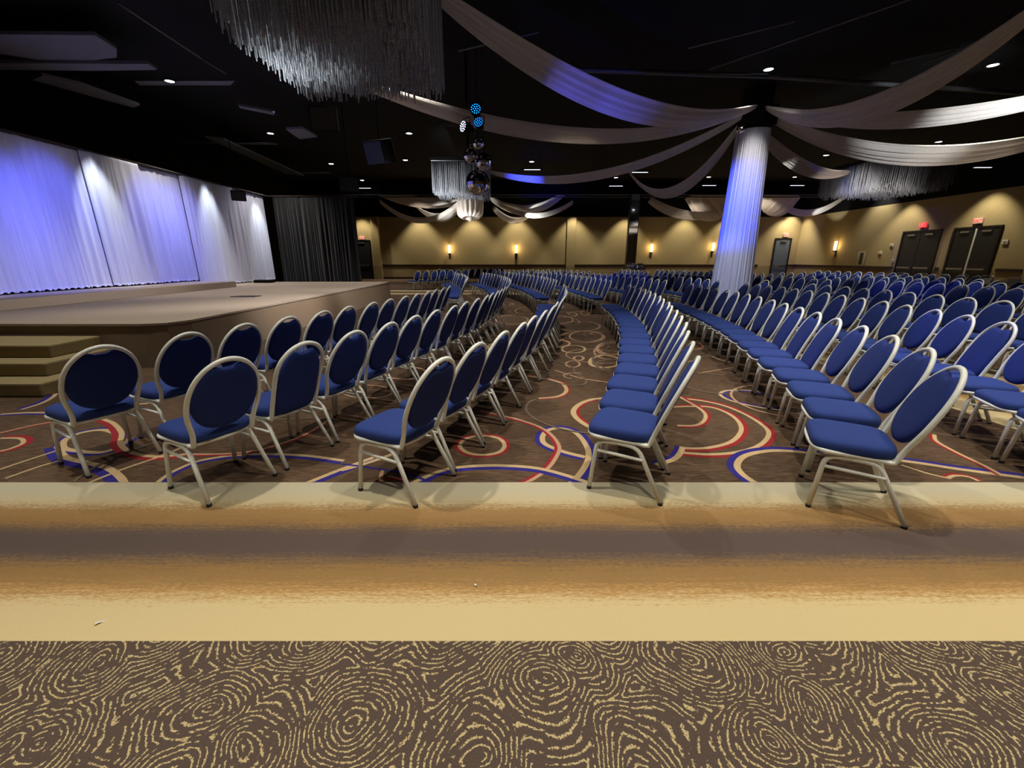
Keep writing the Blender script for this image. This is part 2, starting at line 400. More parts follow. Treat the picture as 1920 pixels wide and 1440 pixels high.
while k < 190:
    x = rnd.uniform(-9, 20); y = rnd.uniform(2.9, 18) if rnd.random() < .9 else rnd.uniform(21.6, 32); r = rnd.choice((.18, .3, .45, .6, .75, 1.0))*rnd.uniform(.85, 1.2)
    if not free(x, y, r): continue
    if x-r < 4.55 < x+r or x-r < 6.7 < x+r or y+r > 18.6 and y-r < 21: continue
    k += 1
    P = ring_pts(x, y, r, r*rnd.uniform(.7, 1), rnd.uniform(0, 3))
    c2 = rnd.choice((RE, NA, None, None, None, None, None))
    w = rnd.uniform(.02, .042)
    full = rnd.random() < .6
    if not full: P = P[:rnd.randint(7, 11)]
    if c2: ribbon(P, w*.8, c2, full, w*.7)
    ribbon(P, w, rnd.choice((BE, PK, PK, TA)), full)
for x, y, rx, ry in [(1099,631,31,10),(1144,654,26,12),(1074,683,13,6),(1085,672,9,4),(988,583,22,6),(1040,600,34,9),(1020,640,30,9),(1000,612,20,6),(1085,612,40,9),(960,600,30,8),(930,640,34,10),(1030,575,26,6),(1075,655,22,7),(880,700,44,12),(945,690,26,9),(1000,668,18,7),(1060,590,22,5),(760,700,40,12),(690,735,46,12),(600,700,60,12)]:
    W = px(ring_pts(x, y, rx, ry)); ribbon(W, rnd.uniform(.03, .045), rnd.choice((BE, PK, PK, BE)), True)
for q in range(60):  # faint taupe arcs and long pale lines
    x = rnd.uniform(-4, 4.2) if q < 30 else rnd.uniform(-4, 18); y = rnd.uniform(2.8, 16); r = rnd.uniform(.4, 1.1)
    P = ring_pts(x, y, r, r*rnd.uniform(.5, .9), rnd.uniform(0, 3))
    if 4.0 < x < 7.2: continue
    P = [p for p in P if not 4.55 < p[0] < 6.7]
    if len(P) < 8: continue
    ribbon(P[:rnd.randint(8, len(P))], .028, TA if q < 40 else PK)
floor = struct(fl.build('floor', [M_CARPET, M_SWIRL, M_BAND, M_BEIGE, M_RED, M_NAVY, M_PINK, M_TAUPE, M_BANDF, M_BANDX], smooth=False))
ceil = struct(MB().box((XL-.3, YB-.3, ZC), (XR+.3, YF+.3, ZC+.15)).build('ceiling', M_BLACK, smooth=False))
def wall(name, lo, hi, axis, face):
    """tan wall with a darker dado and black upper part, one object"""
    b = MB(); t0, t1 = (0, 1.0), (1.0, ZW)
    for (z0, z1), mi in ((( 0, .96), 1), ((.96, ZW), 0), ((ZW, ZC), 2)):
        b.cur = mi; b.box((lo[0], lo[1], z0), (hi[0], hi[1], z1))
    return struct(b.build(name, [M_WALL, M_WAINS, M_BLACK], smooth=False))
wall('wall_far', (XL-.3, YF, 0), (XR+.3, YF+.2, ZC), 0, -1)
wall('wall_right', (XR, YB-.3, 0), (XR+.2, YF, ZC), 1, -1)
wall('wall_back', (XL-.3, YB-.2, 0), (XR+.3, YB, ZC), 0, 1)
b = MB(); b.box((XL-.2, YB, 0), (XL, YF, ZC)); struct(b.build('wall_left', M_BLACK, smooth=False))
# pilasters on the far wall
pil = MB(); pil.cur = 0
for x0, x1, d in ((-10.3, -9.75, .35), (4.05, 4.7, .12)):
    pil.cur = 1; pil.box((x0, YF-d, 0), (x1, YF, .96)); pil.cur = 0; pil.box((x0, YF-d, .96), (x1, YF, ZW))
struct(pil.build('trim_1', [M_WALL, M_WAINS], smooth=False))
rail = MB()
rail.box((-10.2, YF-.05, .93), (18.5, YF, 1.06)); rail.box((20.05, YF-.05, .93), (XR, YF, 1.06))
struct(rail.build('trim_2', M_RAIL, smooth=False))
rail = MB()
for y0, y1 in ((24.45, 33), (21.8, 21.98), (18.2, 19.2)): rail.box((XR-.05, y0, .93), (XR, y1, 1.06))
struct(rail.build('trim_3', M_RAIL, smooth=False))
bb = MB(); bb.box((-10.2, YF-.03, 0), (18.5, YF, .14)); struct(bb.build('baseboard_far', M_RAIL, smooth=False))
bb = MB(); bb.box((XR-.03, 24.45, 0), (XR, 33, .14)); struct(bb.build('baseboard_right', M_RAIL, smooth=False))
# movable-wall pocket panel at the right end of the door wall
pp = MB(); pp.box((XR-.09, 14.2, 0), (XR, 18.1, 1.62)); pp.box((XR-.12, 14.2, 1.62), (XR, 18.1, 1.68)); struct(pp.build('trim_4', M_WALL, smooth=False))
# black header with the folding-wall track across the room
hd = MB(); hd.box((XL, 27.8, 5.22), (XR, 28.2, ZC)); struct(hd.build('trim_5', M_BLACK, smooth=False))
tr = MB(); tr.box((XL, 27.74, 5.17), (XR, 27.8, 5.22)); tr.box((XL, 28.2, 5.1), (XR, 28.26, 5.16)); struct(tr.build('trim_6', M_DUCT, smooth=False))
# ------------------------------------------------------------------ chairs
HT = .92
def back_pt(u, x):          # u 0..1 up the leaning back, x sideways
    s = .01*math.sin(u*PI)
    return Vector((x, -.122-.212*u+s, .366+(HT-.013-.366)*u))
def hoop_half(u, kind):
    if kind == 0:   # oval hoop, narrow at the waist
        if u < .45: return .183+.034*(.5-.5*math.cos(PI*max(0, (u-.08))/.37)) if u > .08 else .183
        k = (u-.45)/.55; return .217*math.sqrt(max(0, 1-k**2.3))
    if u < .6: return .196+.006*u/.6    # straight sided arch
    k = (u-.6)/.4; return .202*math.sqrt(max(0, 1-k**2.4))
def chair_meshes(kind, detail):
    seg = 10 if detail else 6; ns = 8 if detail else 5
    # back hoop tube
    us = [i/26 for i in range(23)]+[.9, .93, .955, .975, .99, .998] if detail else [0, .12, .25, .4, .55, .7, .82, .91, .96, .99]
    us = sorted(set(us))
    Lh = [back_pt(u, -hoop_half(u, kind)) for u in us]; Rh = [back_pt(u, hoop_half(u, kind)) for u in reversed(us)]
    base = [(-.188, -.06, .372), (-.187, -.10, .367)]
    P = [Vector(q) for q in base]+Lh+[back_pt(1, 0)]+Rh+[Vector((-q[0], q[1], q[2])) for q in reversed(base)]
    hoop = MB().tube(P, .0142, ns, flat=1.1)
    # seat rail
    rl = [(-.187, -.10, .370), (-.205, .10, .380), (-.214, .205, .386), (-.15, .262, .388), (0, .275, .389), (.15, .262, .388), (.214, .205, .386), (.205, .10, .380), (.187, -.10, .370)]
    rail = MB().tube(catmull(rl, 5 if detail else 2)+[Vector((0, -.128,   .368))], .0132, ns, closed=True)
    # seat cushion
    st = MB(); N = 40 if detail else 20
    def outline(t, grow):
        a = 2*PI*t; c, s_ = math.cos(a), math.sin(a); e = .42
        x = math.copysign(abs(c)**e, c); y = math.copysign(abs(s_)**e, s_)
        yy = .068+(.202+grow)*y; wid = (.196+(yy+.13)*.055)+grow
        return x*wid, yy
    lay = [(-.012, .378), (.004, .384), (.008, .40), (.008, .425), (.001, .442), (-.016, .453), (-.05, .459), (-.11, .462)] if detail else [(-.005, .38), (.008, .395), (.006, .432), (-.02, .455), (-.1, .461)]
    o = len(st.v)
    for g, z in lay:
        for k in range(N): x, y = outline(k/N, g); st.v.append((x, y, z))
    for i in range(len(lay)-1):
        for k in range(N): st.face((o+i*N+k, o+i*N+(k+1) % N, o+(i+1)*N+(k+1) % N, o+(i+1)*N+k))
    st.face([o+k for k in reversed(range(N))]); st.face([o+(len(lay)-1)*N+k for k in range(N)])
    # back pad: closed oval cushion with a hand-grip scoop at the top
    pd = MB(); NP = 44 if detail else 22
    def pad_outline(t):
        a = 2*PI*t - PI/2
        if kind == 0:
            c, s_ = math.cos(a), math.sin(a)
            u = .56+.405*(math.copysign(abs(s_)**.92, s_)); x = .201*math.copysign(abs(c)**.9, c)
        else:
            c, s_ = math.cos(a), math.sin(a)
            u = (.48+.46*math.copysign(abs(s_)**.45, s_)) if s_ < 0 else .48+.46*abs(s_)**.9
            x = .180*math.copysign(abs(c)**(.4 if s_ < 0 else .85), c)
        if u > .8: u -= .062*math.exp(-(x/.062)**4)
        return x, u
    cen = (0, .56)
    nrm = (back_pt(.6, 0)-back_pt(.5, 0)).normalized().cross(Vector((1, 0, 0))) # forward-ish
    if nrm.y < 0: nrm = -nrm
    layers = [(.80, -.020), (.93, -.0185), (.99, -.010), (1.0, 0), (.99, .012), (.93, .022), (.80, .027), (.4, .030)] if detail else [(.9, -.019), (1.0, -.002), (.92, .022), (.5, .029)]
    o = len(pd.v)
    for sc_, off in layers:
        for k in range(NP):
            x, u = pad_outline(k/NP); x = x*sc_; u = cen[1]+(u-cen[1])*sc_
            pd.v.append(tuple(back_pt(u, x)+nrm*off))
    for i in range(len(layers)-1):
        for k in range(NP): pd.face((o+i*NP+(k+1) % NP, o+i*NP+k, o+(i+1)*NP+k, o+(i+1)*NP+(k+1) % NP))
    pd.face([o+k for k in range(NP)]); pd.face([o+(len(layers)-1)*NP+k for k in reversed(range(NP))])
    legs = []; caps = []
    for sx in (-1, 1):
        xt, xf = .196*sx, .214*sx
        mid = Vector((xt, .07, .356))
        fr = fillet([(xf, .229, .012), (xt*1.0, .196, .352), mid], .06, 5 if detail else 2)
        rr = fillet([(.219*sx, -.229, .012), (xt*.97, -.062, .346), mid], .07, 5 if detail else 2)
        legs.append((MB().tube(fr, .0145, ns), MB().tube(rr, .0145, ns)))
        caps.append((MB().cyl((xf, .229, 0), .0155, .02, 10), MB().cyl((.219*sx, -.229, 0), .0155, .02, 10)))
    strs = [MB().tube([(.202*sx, .203, .285), (.207*sx, -.095, .272)], .0102, ns) for sx in (-1, 1)]
    clips = None
    if kind == 1:
        clips = MB()
        for sx in (-1, 1):
            for u in (.26, .46, .66): 
                p = back_pt(u, sx*.19); clips.box(tuple(p-Vector((.012, .006, .006))), tuple(p+Vector((.012, .006, .006))))
    return dict(hoop=hoop, rail=rail, seat=st, pad=pd, legs=legs, caps=caps, strs=strs, clips=clips)
PROTO = {}
for kind in (0, 1):
    g = chair_meshes(kind, True)
    PROTO[(kind, 2)] = [('seat', g['seat'].mesh('seat', M_SEAT), None), ('backrest', g['pad'].mesh('backrest', M_BACK), None),
        ('back_frame', g['hoop'].mesh('back_frame', M_FRAME), None), ('seat_frame', g['rail'].mesh('seat_frame', M_FRAME), None)]
    for a in range(2):
        for b_ in range(2): PROTO[(kind, 2)].append(('leg', g['legs'][a][b_].mesh('leg', M_FRAME), g['caps'][a][b_].mesh('foot_cap', M_FOOT)))
    for a in range(2): PROTO[(kind, 2)].append(('stretcher', g['strs'][a].mesh('stretcher', M_FRAME), None))
    if g['clips']: PROTO[(kind, 2)].append(('pad_clip', g['clips'].mesh('pad_clip', M_METAL), None))
    PROTO[(kind, 1)] = [(n, m, None) for n, m, c in PROTO[(kind, 2)]]
    h = chair_meshes(kind, False)
    und = MB()
    for src in (h['rail'], h['legs'][0][0], h['legs'][0][1], h['legs'][1][0], h['legs'][1][1], h['strs'][0], h['strs'][1]): und.add(src.v, src.f)
    PROTO[(kind, 0)] = [('seat', h['seat'].mesh('seat', M_SEAT), None), ('backrest', h['pad'].mesh('backrest', M_BACK), None),
        ('back_frame', h['hoop'].mesh('back_frame', M_FRAME), None), ('leg_frame', und.mesh('leg_frame', M_FRAME), None)]
LOWPOLY = h
def put_chair(x, y, th, label, group, kind=0, lod=2):
    t = thing('banquet_chair', (x, y, 0), label, 'chair', group, th)
    for n, me, cap in PROTO[(kind, lod)]:
        o = link(n, me, t)
        if cap is not None: link('foot_cap', cap, o)
    return t
YC = 11.2
ROW_A = {1: -1.26, 2: -.01, 3: 1.24, 4: 2.74, 5: 4.27, 6: 5.73, 7: 7.06, 8: 9.0, 9: 10.2, 10: 11.95, 11: 13.6, 12: 16.1}
ROW_R = {k: 24.0 for k in range(1, 8)}; ROW_R[7] = 90.0
for k in (8, 9, 10, 11): ROW_R[k] = 90.0
ROW_R[12] = 30.0
def row_x(k, Y): yc = YC if k < 12 else 15.5; return ROW_A[k]-(Y-yc)**2/(2*ROW_R[k])
def row_th(k, Y):
    yc = YC if k < 12 else 15.5
    th = math.degrees(math.atan2(1, -(Y-yc)/ROW_R[k]))
    if Y < 7 and k < 7: th -= 5.5*math.exp(-(Y-2.2)/2.0)
    return math.radians(th)
def run(k, ys, ye, pitch):
    out = []; Y = ys
    while Y < ye:
        out.append((row_x(k, Y), Y, row_th(k, Y)))
        sl = (Y-YC)/ROW_R[k]; Y += pitch/math.sqrt(1+sl*sl)
    return out
ORD = ['', 'first', 'second', 'third', 'fourth', 'fifth', 'sixth', 'seventh', 'eighth', 'ninth', 'tenth', 'eleventh', 'twelfth', 'thirteenth', 'fourteenth',
       'fifteenth', 'sixteenth', 'seventeenth', 'eighteenth', 'nineteenth', 'twentieth', 'twenty-first', 'twenty-second', 'twenty-third', 'twenty-fourth', 'twenty-fifth']
FITTED = {1: (-3.088, 2.956, 63.7), 2: (-1.99, 2.6, 62.7), 3: (-.71, 2.585, 64.4), 4: (.818, 2.611, 63.9), 5: (2.147, 2.379, 61.7)}
rj = random.Random(8)
def to_origin(X, Y, th): return X-.334*math.sin(th), Y+.334*math.cos(th)   # back top -> chair origin (th turns +y to the facing)
# block before the cross aisle
START = {1: 2.78, 2: 2.40, 3: 2.35, 4: 2.33, 5: 2.17, 6: 2.45, 7: 4.95}
END = {1: 9.7, 2: 9.9, 3: 10.05, 4: 10.2, 5: 10.35, 6: 10.6, 7: 10.5}
STRAIGHT = {(2, 1), (5, 4), (5, 5), (5, 6), (6, 3)}
n_ch = 0
SHIFT = {1: .07, 2: .05, 3: .08, 4: .12, 5: .06}
for k in range(1, 8):
    L = run(k, START[k], END[k], .516)
    n = len(L)
    for i, (X, Y, th) in enumerate(L):
        kind = 1 if (k, i) in STRAIGHT else 0
        th += math.radians(rj.uniform(-1.2, 1.2))
        X += rj.uniform(-.015, .015); Y += (rj.uniform(-.004, .004)+(SHIFT.get(k, 0)*max(0, 1-(i-1)/7) if i else 0))
        x, y = to_origin(X, Y, th)
        if i == 0 and k in FITTED: x, y, th = FITTED[k][0], FITTED[k][1], math.radians(FITTED[k][2])
        ad = 'straight-backed' if kind else 'oval-backed'
        if k <= 5: lab = f'blue {ad} chair, {ORD[i+1]} from the striped carpet border, {ORD[k]} row from stage'
        else: lab = f'blue {ad} chair, {ORD[n-i]} before the cross aisle, {ORD[k]} row from stage'
        put_chair(x, y, th, lab, f'banquet chairs in {ORD[k]} row before the aisle', kind, 2 if Y < 7.5 and k < 7 else 1); n_ch += 1
# block behind the cross aisle
for k in range(1, 8):
    L = run(k, 12.0 if k > 1 else 12.35, (20.2 if k < 6 else 19.4) if k > 2 else 19.0, .54)
    for i, (X, Y, th) in enumerate(L):
        th += math.radians(rj.uniform(-2.2, 2.2)); X += rj.uniform(-.02, .02)
        if 5.75 < X < 7.9 and 12.3 < Y < 14.2: continue
        x, y = to_origin(X, Y, th)
        put_chair(x, y, th, f'small distant blue chair, {ORD[i+1]} behind the cross aisle, {ORD[k]} row from stage', f'banquet chairs in {ORD[k]} row behind the aisle', 0, 1 if i == 0 and k < 6 else 0); n_ch += 1
# outer rows towards the door wall
for k, ys, ye in ((8, 12.3, 19.0), (9, 8.1, 18.2), (10, 10.0, 19.2), (11, 11.5, 20.2), (12, 15.0, 22.3)):
    L = run(k, ys, ye, .545)
    for i, (X, Y, th) in enumerate(L):
        th += math.radians(rj.uniform(-2.2, 2.2))
        x, y = to_origin(X, Y, th)
        put_chair(x, y, th, f'small distant blue chair, {ORD[i+1]} from the camera end, {ORD[k]} row from stage', f'banquet chairs in {ORD[k]} row', 0, 0); n_ch += 1
# row turned towards the camera by the far wall
for i in range(7):
    X, Y = -4.62+.36*i, 21.6+.34*i
    th = math.radians(135+6)
    x, y = to_origin(X, Y, th)
    put_chair(x, y, th, f'tiny blue chair facing the camera, {ORD[i+1]} from the stage side, in far turned row', 'banquet chairs in the far turned row', 0, 0); n_ch += 1
# the rest of the seating, a few pixels each
rest = MB()
def add_far(x, y, th):
    M = Matrix.Translation((x, y, 0)) @ Matrix.Rotation(th, 4, 'Z')
    for src, mi in ((LOWPOLY['seat'], 0), (LOWPOLY['pad'], 0), (LOWPOLY['hoop'], 1), (LOWPOLY['legs'][0][0], 1), (LOWPOLY['legs'][1][0], 1), (LOWPOLY['legs'][0][1], 1), (LOWPOLY['legs'][1][1], 1)):
        rest.cur = mi; rest.add([M @ Vector(v) for v in src.v], src.f)
for k in range(4, 8):
    for X, Y, th in run(k, 21.0, 24.6, .55): add_far(*to_origin(X, Y, th), th)
for k in (8, 9, 10): 
    for X, Y, th in run(k, 20.8, 24.4, .55): add_far(*to_origin(X, Y, th), th)
for r_ in range(2):
    for i in range(10): 
        th = math.radians(138); add_far(-4.4+.36*i+.3*r_, 24.9+.3*i+1.1*r_, th)
o = rest.build('banquet_chairs', [M_SEAT, M_FRAME]); tag(o, 'distant mass of blue banquet chairs in rows near the far wall', 'chairs', None, 'stuff')
# grey square-backed chairs along the door wall
def grey_chair():
    fr = MB(); P = fillet([(-.21, -.1, .42), (-.22, -.27, .86), (.22, -.27, .86), (.21, -.1, .42)], .07, 4); fr.tube(P, .013, 6)
    lg = []
    for sx in (-1, 1):
        lg.append(MB().tube(fillet([(.22*sx, .22, 0), (.2*sx, .2, .43), (.2*sx, 0, .42)], .05, 3), .013, 6)); lg.append(MB().tube(fillet([(.22*sx, -.24, 0), (.2*sx, -.1, .43), (.2*sx, 0, .42)], .05, 3), .013, 6))
    pad = MB(); pad.box((-.185, -.02, 0), (.185, .02, .25), Matrix.Translation((0, -.225, .55)) @ Matrix.Rotation(.3, 4, 'X'))
    seat = MB().box((-.2, -.12, .42), (.2, .26, .47))
    return fr.mesh('back_frame', M_METAL), [q.mesh('leg', M_METAL) for q in lg], pad.mesh('backrest', M_GREYBACK, bevel=.015), seat.mesh('seat', M_GREYBACK, bevel=.015)
gf, gl, gp, gs = grey_chair()
for i, (x, y) in enumerate(((16.6, 13.4), (17.0, 14.3), (17.25, 15.3), (17.4, 16.3), (17.5, 17.3), (17.6, 18.2), (17.65, 19.2), (17.6, 20.2))):
    t = thing('stacking_chair', (x+.2, y, 0), f'grey square-backed chair by the door wall, {ORD[i+1]} from the camera end', 'chair', 'grey chairs along the door wall', PI/2)
    for n, m in (('back_frame', gf), ('backrest', gp), ('seat', gs)): link(n, m, t)
    for m in gl: link('leg', m, t)
# ------------------------------------------------------------------ stage
HS = .62
stg = thing('stage', (-7.5, 11.3, 0), 'low tan carpeted stage platform in front of the white drapes', 'stage')
ox, oy = -7.5, 11.3
def rel(p): return (p[0]-ox, p[1]-oy, p[2])
def outline_stage(d=0.0):
    P = [(-10.2, 5.84-d), (-6.2, 5.8-d), (-5.1, 5.8-d), (-4.84+d*.5, 5.9-d*.5), (-4.72+d, 6.2), (-4.74+d, 16.7), (-4.9, 16.85+d), (-10.2, 16.85+d)]
    return P
P = outline_stage(); n = len(P)
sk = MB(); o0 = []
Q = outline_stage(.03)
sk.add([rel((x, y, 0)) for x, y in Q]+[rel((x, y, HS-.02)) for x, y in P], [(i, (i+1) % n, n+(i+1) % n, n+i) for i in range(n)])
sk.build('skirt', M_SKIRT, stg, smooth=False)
dk = MB(); Pd = outline_stage(.015)
dk.add([rel((x, y, HS-.03)) for x, y in Pd]+[rel((x, y, HS)) for x, y in Pd], [tuple(range(n, 2*n)), tuple(reversed(range(n)))]+[(i, (i+1) % n, n+(i+1) % n, n+i) for i in range(n)])
dk.build('deck', M_STAGE, stg, smooth=False)
ris = thing('stage_riser', (-9.35, 9.4, HS), 'long low tan riser along the foot of the white drapes, on the stage', 'riser')
MB().box((-.9, -3.7, 0), (.62, 4.28, .18)).build('platform', M_STAGE, ris, bevel=.012)
st = thing('stage_steps', (-6.9, 5.0, 0), 'three carpeted steps at the near corner of the stage', 'steps')
for i, (xr, yf) in enumerate(((-5.22, 4.46), (-5.45, 4.77), (-5.66, 5.06))):
    MB().box((-10.1+6.9, yf-5.0, i*.155), (xr+6.9, .74, (i+1)*.155)).build('step', M_STEP, st, bevel=.02)
mon = thing('stage_monitor', at_z(493, 530, HS+.0), 'small black wedge monitor at the foot of the drapes, far end of stage', 'monitor')
mon.location = (-9.25, 16.2, HS); MB().box((-.3, -.2, 0), (.3, .2, .1)).build('body', M_BLACK, mon, bevel=.02); MB().box((-.27, -.17, .1), (.27, .17, .112)).build('grille', M_DUCT, mon, smooth=False)
p = at_z(462, 556, HS); fp = MB().box((-.28, -.16, 0), (.28, .16, .012)).build('floor_pocket', M_RAIL, None, smooth=False); fp.location = (p.x, p.y, HS)
tag(fp, 'dark flat floor box cover lying on the stage deck', 'floor box')
# ------------------------------------------------------------------ drapes behind the stage
def pleated(x, y0, y1, z0, z1, amp, wl, seed, flare=0.0, puddle=.12, axis='y', ramp_in=0):
    r = random.Random(seed); ph = [r.uniform(0, 6.28) for _ in range(6)]
    n = int(abs(y1-y0)/wl*10); b = MB()
    def fn(i, j):
        y = y0+(y1-y0)*i; z = z1+(z0-z1)*j
        t = (y-y0)/wl*2*PI
        q = t+.9*math.sin(t*.31+ph[0])+.5*j*math.sin(t*.13+ph[5])
        m_ = .55+.45*math.sin(t*.21+ph[4]+j)
        f = m_*math.sin(q+ph[1])+.45*math.sin(q*2.3+ph[2]+1.2*j)*(1.1-m_)+.42*math.sin(t*.37+ph[3]+1.1*j)
        eg = min(1.0, max(.08, min(y-y0, y1-y)/.16)) if axis == 'y' else 1.0
        a = amp*(.35+.65*min(1, j*2.5))*eg; d = f*a + flare*j - ramp_in*math.exp(-(y-y0)/.16)
        yy = y+(.3*amp*math.cos(t+ph[4])*j+.15*wl*math.sin(t*.23+ph[5])*j)*eg
        if j > .985: d += eg*puddle*(.6+.4*math.sin(t*.7+ph[2])); z = z0+.012+.02*(1+math.sin(t*1.9))
        return (x+d, yy, z) if axis == 'y' else (yy, x-d, z)
    js = [0, .02, .06, .12, .2, .3, .4, .5, .6, .7, .8, .88, .94, .97, .984, 1.0]
    nu = n
    o = 0
    for i in range(nu+1):
        for j in js: b.v.append(fn(i/nu, j))
    J = len(js)
    for i in range(nu):
        for j in range(J-1): b.face((i*J+j, (i+1)*J+j, (i+1)*J+j+1, i*J+j+1))
    return b
TOP = 3.87
names = ['nearest panel at the frame edge', '', '', '', '', '']
segs = [(4.6, 8.6), (8.6, 10.75), (10.75, 12.3), (12.3, 13.76), (13.78, 16.2), (16.2, 18.25)]
labs = ['white drape panel behind the stage, first from the camera', 'white drape panel behind the stage, second from the camera, washed blue', 'white drape panel behind the stage, third from the camera',
        'white drape panel behind the stage, fourth from the camera', 'white drape panel behind the stage, next to the last one', 'white drape panel meeting the black curtain at the stage corner']
for i, ((a, c), lb) in enumerate(zip(segs, labs)):
    zb = HS+.18 if c < 16.0 else HS
    d = pleated(-9.88-.085*(i % 2), a-(.22 if i % 2 and i != 4 else 0), c+(.03 if i in (1, 3) else 0), zb+.005, TOP, .027, .25, 20+i, .02, .05, ramp_in=.055 if i in (2, 4) else 0)
    o = d.build('stage_drape', M_SHEER); sharp(o, 60)
    tag(o, lb, 'drape', 'white drape panels behind the stage')
    sol = o.modifiers.new('thick', 'SOLIDIFY'); sol.thickness = .003
rod = MB().tube([(-9.92, 5.0, TOP+.03), (-9.92, 18.5, TOP+.03), (-6.3, 18.5, TOP+.03)], .03, 8).build('drape_rod', M_RAIL); tag(rod, 'dark pipe carrying the white drapes and black curtain around the stage corner', 'curtain rod')
bc = pleated(18.5, -9.7, -6.42, .02, 3.86, .05, .2, 77, .02, .03, 'x').build('black_curtain', M_BLKCUR); sharp(bc, 60)
tag(bc, 'black pleated curtain between the white drapes and the far door', 'curtain')
# ------------------------------------------------------------------ ceiling swags
HUB = Vector((6.62, 13.1, 5.22))
def swag(a, b, sag, width, seed, label, wa=.12, wb=.12, tilt=0.0, roll=.75, group='fabric swags from the draped column', belly=.16):
    r = random.Random(seed); a, b = Vector(a), Vector(b)
    hor = Vector((b.x-a.x, b.y-a.y, 0)).normalized(); side = Vector((-hor.y, hor.x, 0))
    mid = (a+b)/2; sg = 1 if side.dot(Vector((-mid.x, -mid.y, 0))) > 0 else -1; RL = sg*roll
    m = MB(); NU, NV = 44, 40; ph = [r.uniform(0, 6.28) for _ in range(4)]
    def fn(u, v):
        c = a.lerp(b, u); c = c+Vector((0, 0, -sag*4*u*(1-u)))
        k = math.sin(PI*u)**.6
        w = width*k+wa*(1-u)*(1-k)+wb*u*(1-k)
        s = (v-.5)
        fold = .034*math.sin(v*29+ph[0]+1.4*u)+.02*math.sin(v*53+ph[1]-2*u)
        up = belly*w*(4*s*s)-.0
        R = roll+tilt*s
        dz = math.sin(RL)*s*w
        return c+side*(s*w*math.cos(RL))+Vector((0, 0, up*.9+dz+fold*min(1, w*2)))
    m.grid(fn, NU, NV)
    o = m.build('ceiling_swag', M_SWAG); tag(o, label, 'drape', group)
    sol = o.modifiers.new('thick', 'SOLIDIFY'); sol.thickness = .004
    return o
def P3(x, y, z): return tuple(at_z(x, y, z))
CH1 = (-1.9, 5.9)      # big chandelier centre
SWAGS = [
 ((-1.1, 7.05, 4.98), HUB+Vector((-.15, -.3, .1)), .8, 0.52, 'broad ivory swag from the big chandelier to the draped column'),
 ((-3.02, 9.55, 4.76), HUB+Vector((-.25, -.2, .06)), .8, 0.36, 'long ivory swag passing behind the big chandelier to the column'),
 ((-.78, 16.25, 4.38), HUB+Vector((-.3, .1, -.02)), .8, 0.35, 'blue-lit ivory swag from the far chandelier to the column'),
 ((4.1, 16.55, 4.52), HUB+Vector((-.25, .3, -.2)), 1.25, 0.35, 'ivory swag dropping steeply left of the draped column'),
 ((8.9, 8.28, 5.66), HUB+Vector((.1, -.35, .05)), .9, 0.50, 'broad ivory swag rising from the column to the upper right corner'),
 ((11.2, 8.6, 4.62), HUB+Vector((.2, -.3, .05)), .52, 0.41, 'white spotlit ivory swag running level to the right of the column'),
 ((13.92, 11.25, 4.55), HUB+Vector((.35, 0, -.03)), .9, 0.56, 'deep ivory swag sagging right of the column under the spotlit one'),
 ((12.6, 17.2, 4.55), HUB+Vector((.3, .35, -.25)), .5, 0.39, 'short ivory swag from the column to the right chandelier'),
]
for i, (a, b_, sg, w, lb) in enumerate(SWAGS): swag(a, b_, sg, w, 40+i, lb)
# swags of the farther bay, seen under the header
FH = at_y(880, 372, 30.0)
FAR = [
 (at_y(700, 358, 29.5), at_y(862, 380, 30.0), .42, 1.1, 'distant ivory swag left of the small hanging fabric, upper one'),
 (at_y(712, 378, 29), at_y(860, 380, 30.0), 1.15, .6, 'distant ivory swag left of the small hanging fabric, lowest bright one'),
 (at_y(775, 382, 31.5), at_y(862, 390, 30.4), .85, .9, 'distant ivory swag left of the small hanging fabric, rear one'),
 (at_y(917, 372, 30), at_y(1060, 362, 29.3), .95, 1.0, 'distant ivory swag right of the small hanging fabric, bright broad one'),
 (at_y(925, 390, 31), at_y(1000, 398, 32), .75, .7, 'distant ivory swag right of the small hanging fabric, lowest one'),
 (at_y(930, 378, 30), at_y(1074, 380, 29.0), .85, .5, 'distant thin ivory swag right of the small hanging fabric, foremost one'),
 (at_y(1218, 376, 29.5), at_y(1376, 390, 31), .8, .8, 'distant ivory swag left of the draped column, lowest one'),
 (at_y(1310, 356, 28.8), at_y(1352, 408, 31), .1, 2.2, 'distant broad ivory swag hanging just left of the draped column'),
 (at_y(1480, 356, 28.8), at_y(1436, 400, 31), .1, 2.0, 'distant broad ivory swag hanging just right of the draped column'),
 (at_y(1470, 388, 30), at_y(1598, 358, 28.8), .85, .8, 'distant ivory swag right of the draped column, bright lower one'),
 (at_y(1345, 394, 30.5), at_y(1392, 368, 29.5), .3, .6, 'distant ivory swag half hidden behind the draped column'),
]
for i, (a, b_, sg, w, lb) in enumerate(FAR): swag(a, b_, sg, w, 60+i, lb, .9*w if i in (7, 8) else .4, .4, roll=.5, belly=.02 if i in (7, 8) else .12, group='fabric swags in the farther bay')
